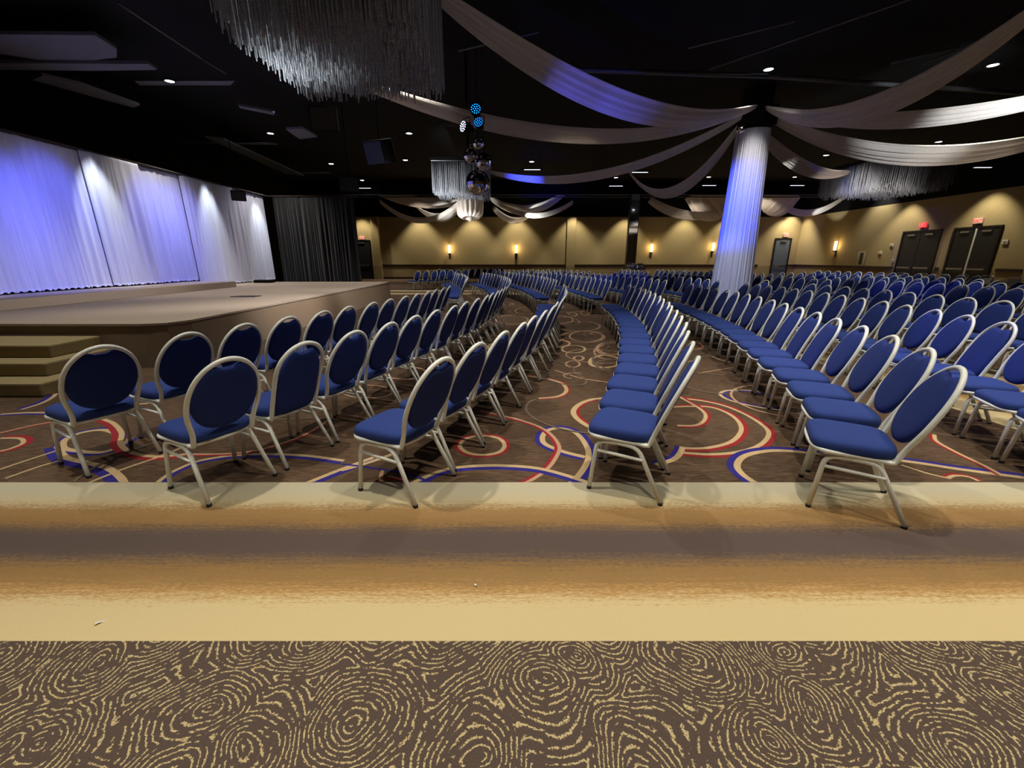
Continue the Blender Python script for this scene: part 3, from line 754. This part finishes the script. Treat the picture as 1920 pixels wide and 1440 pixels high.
# small hanging fabric hub
hh = thing('hanging_fabric', (FH.x, 30.2, -.12), 'gathered ivory fabric bunch hanging in the far bay above the chairs', 'drape')
g = MB()
def fnh(u, v):
    a = 2*PI*u; z = 5.9-v*(1.72+.1*math.sin(a)); r = .92*(1-.15*v)+.06*math.sin(a*17)+(.0 if v < .9 else -.25*(v-.9)/.1)
    return (r*math.cos(a)*1.0, r*math.sin(a), z)
g.grid(fnh, 140, 14, True); g.build('fabric', M_SWAG, hh)
MB().box((-.85, -.85, 5.9), (.85, .85, ZC+.11)).build('mount', M_BLACK, hh, smooth=False)
MB().tube([(-.05, 0, 4.25), (0, 0, 4.1), (.03, 0, 3.95)], [.3, .16, .05], 10).build('tassel', M_SWAG, hh)
# ------------------------------------------------------------------ draped column
cc = Vector((6.72, 13.25, 0))
col = MB().box((cc.x-.28, cc.y-.28, 0), (cc.x+.28, cc.y+.28, ZC)); struct(col.build('trim_7', M_BLACK, smooth=False))
cap_ = MB().box((cc.x-.4, cc.y-.4, 4.95), (cc.x+.4, cc.y+.4, 5.42)); struct(cap_.build('trim_8', M_BLACK, smooth=False))
cd = MB()
def fnc(u, v):
    a = 2*PI*u; z = 4.86*(1-v)+.02
    r = .415+.16*v**1.4+.014*math.sin(a*26+2*v)*(.4+.6*v)+.012*math.sin(a*43)
    sq = 1/max(abs(math.cos(a)), abs(math.sin(a)))*.5+.5*1.0
    r *= (.75+.25*sq) if v < .6 else 1+(.75+.25*sq-1)*(1-(v-.6)/.4)
    if v > .96: r += .26*(v-.96)/.04*(1+.8*math.cos(a-3.8))+.05*math.sin(a*9)
    return (cc.x+r*math.cos(a), cc.y+r*math.sin(a), z)
cd.grid(fnc, 220, 30, True)
o = cd.build('column_drape', M_SHEER); tag(o, 'white fabric wrapped round the column, lit blue, puddling on the floor', 'drape')
sl = thing('spot_lamp', at_y(1392, 244, 12.55), 'small silver spotlight clamped at the top of the draped column', 'spotlight')
MB().tube([(-.12, -.05, -.02), (.06, .02, .03)], [.075, .05], 12).build('lamp_body', M_CHROME, sl); MB().tube([(0, 0, 0), (.05, .1, .1), (.12, .3, .05)], .015, 6).build('clamp', M_METAL, sl)
# ------------------------------------------------------------------ chandeliers of bead strands
def chandelier(cx, cy, half, zb, zt, step, label, seed, r=.0085):
    rr = random.Random(seed)
    t = thing('bead_chandelier', (cx, cy, 0), label, 'chandelier', 'square bead chandeliers')
    m = MB(); n = int(2*half/step)
    for i in range(n+1):
        for j in range(n+1):
            x = -half+2*half*i/n+rr.uniform(-.01, .01); y = -half+2*half*j/n+rr.uniform(-.01, .01)
            ed = min(i, j, n-i, n-j)
            if ed > 6 and rr.random() < .3: continue
            z0 = zb+rr.uniform(-.02, .16)+(.05 if ed == 0 else 0)
            pts = [(x, y, zt), (x, y, z0+.015), (x, y, z0)]
            m.tube(pts, [r, r, r*.5], 5)
    o = m.build('bead_strands', M_CRYSTAL, t); o['kind'] = 'stuff'
    fr = MB()
    for a, b_ in (((-1, -1), (1, -1)), ((1, -1), (1, 1)), ((1, 1), (-1, 1)), ((-1, 1), (-1, -1))):
        fr.tube([(a[0]*half, a[1]*half, zt), (b_[0]*half, b_[1]*half, zt)], .03, 6)
    fr.box((-half-.05, -half-.05, zt+.03), (half+.05, half+.05, zt+.1)); fr.build('frame', M_BLACKG, t, smooth=False)
    return t
chandelier(-1.93, 5.93, .98, 3.6, 5.55, .052, 'large square chandelier of crystal bead strands hanging above the front rows', 1)
chandelier(-1.78, 16.72, .95, 3.6, 4.66, .062, 'smaller looking bead chandelier hanging behind the mirror balls', 2)
pR = at_y(1640, 340, 17.4)
chandelier(pR.x, 17.1, 1.35, 3.72, 4.72, .075, 'bead chandelier hanging right of the draped column', 3)
# ------------------------------------------------------------------ mirror balls and LED lamps
def ball(px_, py_, Y, rpx, label, zc=ZC):
    c = at_y(px_, py_, Y); r = rpx*Y/F_PX*.97
    t = thing('mirror_ball', (c.x, c.y, c.z), label, 'mirror ball', 'mirror balls on one hanger')
    m = MB(); U, V = 26, 14
    def fn(u, v): a = 2*PI*u; b_ = PI*v; return (r*math.sin(b_)*math.cos(a), r*math.sin(b_)*math.sin(a), r*math.cos(b_))
    m.grid(fn, U, V, True); m.build('mirror_tiles', M_MIRROR, t, smooth=False)
    MB().cyl((0, 0, r*.98), .03, .05, 10).build('cap', M_BLACKG, t)
    MB().tube([(0, 0, r), (0, 0, zc-c.z)], .005, 5).build('cable', M_BLACK, t)
    return t
YB_ = 10.0
ball(896, 343, YB_+.42, 21, 'largest mirror ball, lowest of the hanging cluster')
ball(883, 291, YB_+.3, 13, 'medium mirror ball above the largest one, on the stage side')
ball(907, 303, YB_+.86, 14, 'medium mirror ball above the largest one, on the column side')
ball(897, 268, YB_+.64, 10, 'small mirror ball, topmost of the hanging cluster')
def led(px_, py_, Y, rpx, mat, label, yaw, pitch):
    c = at_y(px_, py_, Y); r = rpx*Y/F_PX
    t = thing('led_spotlight', (c.x, c.y, c.z), label, 'spotlight', 'LED spotlights above the mirror balls'); t.rotation_euler = (pitch, 0, yaw)
    MB().tube([(0, 0, 0), (0, .06, 0), (0, .22, 0)], [r, r, r*.7], 18).build('housing', M_BLACK, t)
    m = MB()
    pts = [(0, 0)]+[(.42*r*math.cos(k*PI/3), .42*r*math.sin(k*PI/3)) for k in range(6)]+[(.8*r*math.cos(k*PI/6+.2), .8*r*math.sin(k*PI/6+.2)) for k in range(12)]
    for x, z in pts:
        m.add([(x+.085*r*math.cos(2*PI*q/8), -.004, z+.085*r*math.sin(2*PI*q/8)) for q in range(8)], [tuple(range(8))])
    m.build('led_array', mat, t, smooth=False)
    MB().tube(fillet([(-r*1.05, .08, 0), (-r*1.05, .08, r*1.6), (r*1.05, .08, r*1.6), (r*1.05, .08, 0)], .03, 3), .008, 6).build('yoke', M_BLACK, t)
    return t
led(892, 204, YB_, 9, M_LEDB, 'upper blue LED spotlight above the mirror balls', 0, -.25)
led(897, 229, YB_-.3, 8, M_LEDB, 'lower blue LED spotlight above the mirror balls', -.15, -.2)
led(868, 237, YB_-.1, 9, M_LEDW, 'white LED spotlight aimed sideways left of the blue ones', -.85, -.1)
pz = at_y(876, 230, YB_+.9)
o = MB().tube([(pz.x, YB_+.9, 3.9), (pz.x, YB_+.9, ZC)], .03, 8).build('hanging_pole', M_BLACK); tag(o, 'black drop pole carrying the LED spotlights', 'pole')
# ------------------------------------------------------------------ mirrored post, doors, signs, wall fittings
pc = at_y(1181, 500, 27.3)
t = thing('mirrored_post', (pc.x, 27.3, 0), 'slim mirror-clad post standing under the folding wall track', 'post')
MB().box((-.25, -.15, 0), (.25, .15, 5.15)).build('mirror_cladding', M_CHROME, t, smooth=False)
for x in (-.29, .26): MB().box((x, -.17, 0), (x+.03, .17, 5.15)).build('edge_strip', M_BLACKG, t, smooth=False)
lp = thing('lectern', (pc.x+.1, 25.9, 0), 'blue-lit box on a stand in front of the mirrored post', 'lectern')
MB().box((-.36, -.25, .0), (.36, .25, .9)).build('body', M_WHITE, lp, bevel=.02); MB().box((-.42, -.27, .9), (.42, .27, .95)).build('top', M_NAVY, lp, bevel=.01)
bx = thing('projector', (pc.x+.2, 25.9, .95), 'small dark box with a pale front standing on the lectern', 'box')
MB().box((-.14, -.12, 0), (.14, .12, .17)).build('case', M_WHITE, bx, bevel=.02); MB().box((-.15, -.13, .17), (.15, .13, .26)).build('lid', M_DUCT, bx, bevel=.01)
def door(name, cx, cy, wid, hei, facing, leaves, mat, label_):
    """facing: 'y' far wall, 'x' right wall. structure with leaf children"""
    R = 0 if facing == 'y' else -PI/2
    root = bpy.data.objects.new(name, None); COL.objects.link(root); root.location = (cx, cy, 0); root.rotation_euler = (0, 0, R); root['kind'] = 'structure'
    fr = MB(); f = .09
    fr.box((-wid/2-f, -.06, 0), (-wid/2, .02, hei+f)); fr.box((wid/2, -.06, 0), (wid/2+f, .02, hei+f)); fr.box((-wid/2, -.06, hei), (wid/2, .02, hei+f))
    fr.build('door_frame', M_DFRAME, root, smooth=False)
    lw = wid/leaves
    for i in range(leaves):
        x0 = -wid/2+lw*i
        lf = MB().box((x0+.01, -.035, .01), (x0+lw-.01, 0, hei-.01)).build('door_leaf', mat, root, bevel=.006)
        MB().box((x0+.1, -.12, .98), (x0+lw-.1, -.08, 1.05)).box((x0+.1, -.1, .97), (x0+.16, -.035, 1.06)).box((x0+lw-.16, -.1, .97), (x0+lw-.1, -.035, 1.06)).build('push_bar', M_METAL, lf, smooth=False)
        MB().box((x0+lw*.3, -.1, hei-.17), (x0+lw*.72, -.035, hei-.09)).build('door_closer', M_METAL, lf, bevel=.01)
    if leaves == 2 and label_: MB().box((-.035, -.06, 0), (.035, -.03, hei)).build('door_post', M_WHITE, root, smooth=False)
    return root
DH = 2.80
door('door_1', at_y(686, 500, YF).x-.2, YF-.01, 1.25, 2.72, 'y', 1, M_DOOR, False)
door('door_2', at_y(1462, 480, YF).x+.05, YF-.01, 1.05, 2.85, 'y', 1, M_DOORB, False)
door('door_3', XR-.01, 23.2, 2.0, DH, 'x', 2, M_DOOR, False)
door('door_4', XR-.01, 20.47, 1.92, DH, 'x', 2, M_DOOR, True)
def text_mesh(txt, size, mat, parent, loc, rot):
    cu = bpy.data.curves.new('sign_letters', 'FONT'); cu.body = txt; cu.size = size; cu.align_x = 'CENTER'; cu.align_y = 'CENTER'; cu.extrude = .004
    tmp = bpy.data.objects.new('tmp_text', cu); COL.objects.link(tmp)
    dg = bpy.context.evaluated_depsgraph_get(); me = bpy.data.meshes.new_from_object(tmp.evaluated_get(dg)); bpy.data.objects.remove(tmp)
    me.materials.clear(); me.materials.append(mat)
    o = link('letters', me, parent); o.location = loc; o.rotation_euler = rot; return o
def exit_sign(loc, facing, red, label):
    t = thing('exit_sign', loc, label, 'exit sign', None, 0 if facing == 'y' else -PI/2)
    MB().box((-.2, -.07, -.12), (.2, 0, .12)).build('housing', M_EXITRED if red else M_EXITF, t, bevel=.01)
    text_mesh('EXIT', .19, M_EXITF if red else M_EXIT, t, (0, -.075, 0), (PI/2, 0, 0))
    MB().box((-.05, -.05, -.2), (.05, 0, -.12)).build('bracket', M_RAIL, t, smooth=False)
    return t
exit_sign(tuple(at_y(679, 446, YF-.02)), 'y', False, 'pale exit sign above the far door beside the black curtain')
exit_sign(tuple(at_y(1473, 441, YF-.02)), 'y', False, 'pale exit sign above the slate far door right of the column')
def atx(x, y, X): r = ray(x, y); return Vector((0, 0, HCAM))+r*(X/r.x)
exit_sign(tuple(atx(1732, 422, XR-.02)), 'x', True, 'red glowing exit sign above the farther double doors')
exit_sign(tuple(atx(1836, 414, XR-.02)), 'x', False, 'pale exit sign above the nearer double doors with light post')
def wall_box(x, y, w, h, label, cat, mat=M_WHITE, name='wall_control'):
    p = atx(x, y, XR)
    t = thing(name, tuple(p), label, cat, None, -PI/2)
    MB().box((-w/2, -.05, -h/2), (w/2, 0, h/2)).build('cover', mat, t, bevel=.008); MB().box((-w*.25, -.06, -h*.2), (w*.25, -.05, h*.2)).build('button', M_METAL, t, smooth=False)
wall_box(1673, 460, .2, .16, 'small white wall box, topmost beside the farther double doors', 'wall control')
wall_box(1651, 474, .2, .16, 'small white wall box between the framed notice and the topmost box', 'wall control')
wall_box(1675, 489, .11, .16, 'tiny white switch plate low beside the farther double doors', 'switch')
wall_box(1886, 454, .22, .18, 'white wall box with dark drop below, beyond the nearer double doors', 'wall control')
p = atx(1616, 485, XR); t = thing('framed_notice', (XR-.005, p.y, p.z), 'white framed notice on the door wall left of the small boxes', 'frame', None, -PI/2)
MB().box((-.32, -.05, -.42), (.32, 0, .42)).build('frame', M_METAL, t, bevel=.01); MB().box((-.12, -.06, -.34), (.12, -.05, .34)).build('panel', M_DFRAME, t, smooth=False)
SCON = [at_y(843, 467, YF), at_y(968, 467, YF), at_y(1221, 465, YF), at_y(1336, 463, YF), atx(1570, 461, XR)]
sl_ = ['glowing wall sconce, first from the black curtain', 'glowing wall sconce, second from the black curtain', 'glowing wall sconce just right of the mirrored post', 'glowing wall sconce just left of the draped column', 'glowing wall sconce on the door wall']
for i, (p, lb) in enumerate(zip(SCON, sl_)):
    t = thing('wall_sconce', tuple(p), lb, 'wall lamp', 'tube wall sconces', 0 if i < 4 else -PI/2)
    MB().tube([(0, -.12, -.28), (0, -.12, .28)], .075, 14).build('glass_tube', M_SCONCE, t)
    MB().box((-.07, -.2, -.36), (.07, 0, -.28)).build('bracket', M_RAIL, t, bevel=.008); MB().box((-.05, -.02, -.7), (.05, 0, .3)).build('back_plate', M_RAIL, t, smooth=False)
# ------------------------------------------------------------------ things lying about
t = thing('bag', (1.35, 12.55, 0), 'dark bag lying under the end chair behind the cross aisle', 'bag')
p = at_z(1103, 580, 0); t.location = (p.x, p.y+.1, 0)
g = MB()
def fb(u, v):
    a = 2*PI*u; b_ = PI*v; return (.30*math.sin(b_)*math.cos(a)*(1+.1*math.sin(3*a)), .22*math.sin(b_)*math.sin(a), .11+.11*math.cos(b_)+.015*math.sin(5*a)*math.sin(b_))
g.grid(fb, 28, 12, True); g.build('body', simple('dark_brown_canvas', (44, 34, 32), .85, 0, .2, 20), t); MB().tube([(-.12, 0, .2), (-.06, 0, .28), (.06, 0, .28), (.12, 0, .2)], .01, 6).build('handle', M_BLACK, t)
for i, (x, y, lb) in enumerate(((187, 1167, 'tiny white paper scrap on the pale stripe of the carpet border'), (892, 1097, 'tiny white speck on the tan stripe of the carpet border'))):
    p = at_z(x, y, .002)
    m = MB().grid(lambda u, v: ((u-.5)*(.035 if i == 0 else .016), (v-.5)*.014, .003+.004*math.sin(5*u)), 6, 2); o = m.build('paper_scrap', M_WHITE); o.location = (p.x, p.y, .001); o.rotation_euler = (0, 0, .9); tag(o, lb, 'paper scrap')
    o.modifiers.new('t', 'SOLIDIFY').thickness = .001
# ------------------------------------------------------------------ ceiling gear
LIGHTS = [(318,152),(1441,130),(1862,122),(1576,234),(1760,266),(211,249),(507,250),(767,250),(385,304),(621,307),(760,300),(997,303),(1207,298),(1549,291),(679,338),(1155,333),(1329,332),(1490,332),(1833,332),(1008,244),(1045,142)]
where = ['by the grey ceiling panels', 'above the draped column', 'behind the broad swag at upper right', 'under the spotlit swag', 'between the spotlit and deep swags', 'over the white drapes, nearest the frame edge', 'beside the big chandelier', 'under the big chandelier', 'over the middle of the white drapes', 'in line with the drapes corner', 'left of the mirror balls', 'right of the mirror balls', 'left of the column over the blue-lit swag', 'right of the column under the deep swag', 'left of the far chandelier', 'between mirror balls and column near the track', 'close left of the draped column', 'close right of the draped column', 'above the double doors', 'behind the long swag', 'behind the broad swag in mid ceiling']
ZL = ZC-.02
lamps = []
lmesh = None
def downlight(x, y, label):
    global lmesh
    t = thing('downlight', (x, y, ZC), label, 'ceiling light', 'round white downlights in the black ceiling')
    if lmesh is None:
        a = MB(); a.grid(lambda u, v: ((.105+.035*v)*math.cos(2*PI*u), (.105+.035*v)*math.sin(2*PI*u), -.03+.0*v), 24, 1, True); a.grid(lambda u, v: (.14*math.cos(2*PI*u), .14*math.sin(2*PI*u), -.03*(1-v)), 24, 1, True)
        c = MB().disc((0, 0, -.022), .105, n=24, flip=True)
        lmesh = (a.mesh('trim_ring', M_BLACKG), c.mesh('lens', M_LAMP, False))
    link('trim_ring', lmesh[0], t); link('lens', lmesh[1], t); lamps.append((x, y))
for (x, y), w in zip(LIGHTS, where):
    p = at_z(x, y, ZL)
    if p.x > XR-.6: p = Vector((XR-.6, p.y, ZL))
    downlight(p.x, p.y, f'round downlight {w}')
def lamp(name, kind, loc, energy, color, target=None, size=.1, angle=60, blend=.5, spread=None):
    l = bpy.data.lights.new(name, kind); l.energy = energy; l.color = color
    if kind == 'SPOT': l.spot_size = math.radians(angle); l.spot_blend = blend; l.shadow_soft_size = size
    if kind == 'POINT': l.shadow_soft_size = size
    o = bpy.data.objects.new(name, l); COL.objects.link(o); o.location = loc
    if target is not None: o.rotation_euler = (Vector(target)-Vector(loc)).to_track_quat('-Z', 'Y').to_euler()
    return o
E_DOWN = 470
WARM, COOL, NEUT = (1, .92, .78), (.86, .9, 1), (1, .95, .86)
for x, y in lamps: lamp('down_beam', 'SPOT', (x, y, ZC-.06), E_DOWN*(.8 if y > 9 else 1), NEUT, (x, y, 0), .09, 86, .8)
# unseen downlights added outside the picture to light the foreground
for x, y in ((-5.2, 5.4), (.9, 5.6), (4.2, 5.5), (8.4, 5.6), (-1.9, 2.5), (1.7, 2.5), (5.4, 2.4), (9, 2), (-4, -.8), (0, -.8), (4, -.8), (12.5, 5)):
    downlight(x, y, 'added unseen downlight in the black ceiling above or behind the camera'); lamp('down_beam', 'SPOT', (x, y, ZC-.06), E_DOWN*(.92 if y < 4 else 1), WARM if y < 4 else NEUT, (x, y, 0), .09, 86, .8)
# glowing strips added for the bright streaks in the far ceiling
for i, (x, y) in enumerate(((998, 317), (683, 352), (1155, 348), (1330, 347), (1495, 347), (1843, 313), (378, 326), (1200, 322))):
    p = at_z(x, y, 5.3)
    if p.y > 27: p = at_y(x, y, 27)
    if p.x > XR-.8: p = atx(x, y, XR-.8)
    t = thing('glow_strip', (p.x, p.y, p.z), ['added thin glowing strip right of the mirror balls', 'added thin glowing strip left of the far chandelier', 'added thin glowing strip midway to the column', 'added thin glowing strip close left of the column', 'added thin glowing strip close right of the column', 'added thin glowing strip above the double doors', 'added thin glowing strip over the white drapes', 'added thin glowing strip beside the blue-lit swag'][i], 'ceiling light', 'added glowing strips')
    MB().box((-.45, -.06, -.02), (.45, .06, .03)).build('housing', M_BLACK, t, smooth=False); MB().box((-.36, -.05, -.03), (.36, .05, -.02)).build('glow_face', M_STRIP, t, smooth=False)
    for q in (-.3, .3): MB().tube([(q, 0, .03), (q, 0, ZC-p.z)], .006, 5).build('hanger', M_BLACK, t)
# grey ceiling panels, ducts, beams, pipes
def flat_panel(pts, z, label, name='ceiling_panel', cat='panel', mat=M_PANEL, th=.06):
    W = [at_z(x, y, z) for x, y in pts]; c = sum(W, Vector())/len(W)
    t = MB(); n = len(W)
    vs = [(w.x-c.x, w.y-c.y, 0) for w in W]+[(w.x-c.x, w.y-c.y, th) for w in W]
    t.add(vs, [tuple(range(n)), tuple(reversed(range(n, 2*n)))]+[(i, n+i, n+(i+1) % n, (i+1) % n) for i in range(n)])
    o = t.build(name, mat, smooth=False); o.location = c; tag(o, label, cat); return o
flat_panel([(-70, 64), (178, 66), (219, 92), (219, 108), (175, 113), (70, 112), (-70, 90)], 5.45, 'large grey bevelled ceiling panel at the upper left corner', mat=M_PANEL)
flat_panel([(-70, 118), (278, 120), (295, 131), (170, 133), (-70, 130)], 5.4, 'long grey ceiling panel below the bevelled one')
flat_panel([(80, 142), (150, 158), (262, 198), (250, 202), (190, 186), (60, 150)], 5.35, 'slanting grey duct panel above the white drapes', 'ceiling_duct', 'duct')
flat_panel([(252, 152), (440, 152), (432, 160), (262, 160)], 5.884, 'pale grey strip panel beside the downlight near the panels', th=.012)
flat_panel([(447, 198), (515, 211), (514, 216), (450, 203)], 5.4, 'short pale ceiling slat left of the big chandelier')
flat_panel([(536, 243), (568, 241), (595, 257), (562, 261)], 5.2, 'small pale square ceiling panel under the big chandelier')
flat_panel([(385, 258), (420, 262), (570, 330), (535, 326)], 5.3, 'long dark grey duct running towards the track', 'ceiling_duct', 'duct', M_DUCT)
def pipe(p0, p1, z, r, label, name='ceiling_pipe', cat='pipe', mat=M_DUCT):
    a, c = at_z(p0[0], p0[1], z), at_z(p1[0], p1[1], z)
    o = MB().tube([(0, 0, 0), tuple(c-a)], r, 8).build(name, mat); o.location = a; tag(o, label, cat)
pipe((222, 5), (376, 108), 5.5, .025, 'thin grey pipe running diagonally left of the big chandelier')
pipe((376, 108), (424, 138), 5.5, .02, 'short pipe continuing the diagonal one')
pipe((180, 262), (520, 270), 5.45, .03, 'horizontal lighting pipe over the white drapes')
pipe((340, 324), (620, 324), 5.4, .025, 'horizontal pipe nearer the folding wall track')
pipe((1000, 128), (1440, 143), 5.6, .05, 'dark beam behind the broad swag left of the column top', 'ceiling_beam', 'beam')
pipe((1440, 143), (1920, 175), 5.6, .05, 'dark beam behind the swags right of the column top', 'ceiling_beam', 'beam')
pipe((1290, 90), (1490, 40), 5.62, .02, 'thin grey conduit in the black ceiling above the column')
pipe((1330, 130), (1760, -20), 5.62, .02, 'long thin grey conduit crossing the ceiling at upper right')
pipe((1670, 118), (1800, 88), 5.6, .03, 'short pale conduit beside the broad right swag')
pipe((1730, 120), (1790, 95), 5.6, .02, 'shortest pale conduit beside the broad right swag')
pipe((860, 95), (1010, 60), 5.62, .02, 'thin conduit behind the broad swag by the chandelier')
def speaker(px_, py_, Y, w, h, d, rz, tilt, label):
    p = at_y(px_, py_, Y); t = thing('hanging_speaker', tuple(p), label, 'speaker', None, rz)
    M = Matrix.Rotation(tilt, 4, 'X')
    MB().box((-w/2, -d/2, -h/2), (w/2, d/2, h/2), M).build('cabinet', M_BLACK, t, bevel=.02)
    MB().box((-w*.45, -d/2-.015, -h*.45), (w*.45, -d/2, h*.45), M).build('grille', M_BLACKG, t, smooth=False)
    MB().tube([(0, 0, h*.4), (0, 0, ZC-p.z)], .012, 6).build('hanger', M_BLACK, t)
speaker(655, 345, 13.5, .5, .4, .4, .4, .2, 'dark loudspeaker hanging right of the white drapes corner')
speaker(712, 285, 11.0, .55, .5, .4, -.4, .3, 'dark loudspeaker hanging below the big chandelier')
speaker(608, 222, 9.4, .5, .4, .4, .3, .3, 'dark loudspeaker partly hidden by the big chandelier strands')
speaker(447, 367, 15.2, .42, .3, .3, .6, .2, 'small dark loudspeaker in front of the white drapes top')
# ------------------------------------------------------------------ lights
# wall washers over the far and right wall
for px_ in (680, 788, 887, 970, 1075, 1172, 1283, 1362, 1468):
    x = at_y(px_, 430, YF).x; lamp('wall_washer', 'SPOT', (x, YF-.95, 5.15), 300, (1, .92, .74), (x, YF-.55, 0), .06, 86, .6)
for px_, py_ in ((1512, 430), (1708, 400), (1862, 385)):
    y = atx(px_, py_, XR).y; lamp('wall_washer', 'SPOT', (XR-.95, y, 5.15), 300, (1, .92, .74), (XR-.55, y, 0), .06, 86, .6)
for i, p in enumerate(SCON):
    q = p+(Vector((0, -.3, .05)) if i < 4 else Vector((-.3, 0, .05))); lamp('sconce_light', 'POINT', q, 11, (1, .75, .42), None, .08)
# drape washes
LAV, BLU = (.50, .46, 1), (.13, .16, 1)
for y in (7.2, 10.9, 14.75, 17.6): lamp('drape_spot', 'SPOT', (-9.3, y, 4.55), 300, (.84, .93, 1), (-9.9, y+.05, 2.4), .06, 40, .9)
for y, e in ((8.6, 520), (9.9, 560), (12.6, 480), (13.5, 420), (5.6, 400)): lamp('drape_wash', 'SPOT', (-7.4, y, 5.3), e, BLU, (-10, y, 1.9), .08, 46, .9)
for y in (6.5, 10.0, 13.5, 16.8): lamp('drape_fill', 'SPOT', (-6.6, y, 5.4), 70, (.52, .52, 1), (-10, y, 1.6), .1, 66, .9)
# column and swag colour
lamp('column_blue', 'SPOT', (2.5, 9.1, 3.3), 2900, (.045, .09, 1), (6.3, 13.0, 2.9), .05, 29, 1.0)
lamp('column_soft', 'SPOT', (3.0, 9.5, 5.2), 700, (.62, .70, 1), (6.5, 13.0, 1.0), .05, 22, 1.0)
lamp('swag_blue', 'SPOT', (1.0, 7.8, 2.4), 85, (.09, .11, 1), (1.2, 8.85, 4.4), .05, 46, 1.0)
lamp('swag_blue', 'SPOT', (1.9, 8.3, 2.4), 85, (.09, .11, 1), (2.2, 9.6, 4.33), .05, 46, 1.0)
lamp('swag_blue', 'SPOT', (-.3, 11.0, 3.0), 2600, (.03, .06, 1), tuple(at_y(985, 336, 15.9)), .05, 18, 1.0)
lamp('chair_blue', 'SPOT', (3.2, 8.0, 5.2), 320, (.1, .14, 1), (4.7, 4.2, .8), .05, 18, .5)
lamp('chair_blue', 'SPOT', (-.2, 10.0, 4.7), 230, (.08, .12, 1), (3.3, 4.4, .8), .05, 13, .5)
lamp('chair_blue', 'SPOT', (1.0, 12.0, 5.2), 500, (.08, .12, 1), (4.6, 17.5, .8), .05, 22, .6)
lamp('chair_blue', 'SPOT', (5.0, 9.0, 5.2), 350, (.1, .14, 1), (10.6, 11.3, .8), .05, 20, .6)
lamp('swag_white', 'SPOT', (9.6, 7.4, 3.7), 420, (.9, .95, 1), (10.0, 9.9, 4.45), .04, 40, .6)
lamp('swag_white', 'SPOT', (8.2, 14.6, 3.2), 60, (.95, 1, 1), (8.6, 15.0, 4.4), .04, 40, .6)
lamp('swag_white', 'SPOT', (.6, 29.3, 3.6), 200, (.95, 1, 1), (1.8, 29.7, 4.5), .04, 60, .6)
lamp('swag_white', 'SPOT', (-3.4, 28.6, 3.3), 160, (.95, 1, 1), tuple(at_y(835, 400, 30)), .04, 40, .6)
lamp('swag_white', 'SPOT', (18.5, 28.4, 3.2), 160, (.95, 1, 1), tuple(at_y(1560, 390, 29.4)), .04, 40, .6)
lamp('chandelier_fill', 'SPOT', (-4.3, 5.4, 2.6), 420, (.85, .95, 1), (-2.7, 6.0, 4.4), .05, 50, .7)  # added spots without fixtures, brighten the bead chandeliers
lamp('chandelier_fill', 'SPOT', (-3.6, 13.9, 2.6), 520, (.9, .95, 1), (-2.4, 16.2, 4.1), .05, 44, .8)
lamp('chandelier_fill', 'SPOT', (11.5, 14.6, 2.6), 200, (1, .95, .9), (pR.x-.3, 16.9, 4.1), .05, 50, .7)
lamp('stage_spot', 'SPOT', (-1.5, 9.2, 3.85), 800, (1, .95, .95), (-6.6, 9.3, .4), .06, 58, .9)
lamp('stage_spot', 'SPOT', (-1.5, 9.4, 3.85), 650, (1, .95, .92), (-6.0, 14.0, .5), .06, 46, .9)
for x, y in ((-1.9, 9.2), (-2.6, 12.0)): lamp('down_beam', 'SPOT', (x, y, ZC-.06), E_DOWN*.7, NEUT, (x-.6, y, 0), .09, 90, .8)  # added beams with no fixture, brighten the stage front
lamp('swag_white', 'SPOT', (FH.x-1.2, 28.7, 3.0), 260, (1, .98, .95), (FH.x, 30, 4.9), .05, 60, .8)  # added lamp with no fixture, lifts the far hanging fabric
# farther bay
for x, y in ((-6, 30.5), (0, 30.5), (6, 30.5), (12, 30.5), (17, 30.5)):
    lamp('bay_downlight', 'SPOT', (x, y, ZC-.1), 200, NEUT, (x, y, 0), .1, 100, .8)
w = bpy.data.worlds.new('world'); S.world = w; w.use_nodes = True
w.node_tree.nodes['Background'].inputs[0].default_value = (.6, .65, .8, 1); w.node_tree.nodes['Background'].inputs[1].default_value = .0
S.view_settings.view_transform = 'Standard'; S.view_settings.look = 'None'; S.view_settings.gamma = 1; S.view_settings.exposure = 0.5
S.view_settings.use_curve_mapping = False
S.cycles.use_denoising = True
S.cycles.max_bounces = 6; S.cycles.diffuse_bounces = 3; S.cycles.glossy_bounces = 3
S.cycles.sample_clamp_indirect = 4.0
print('chairs', n_ch)
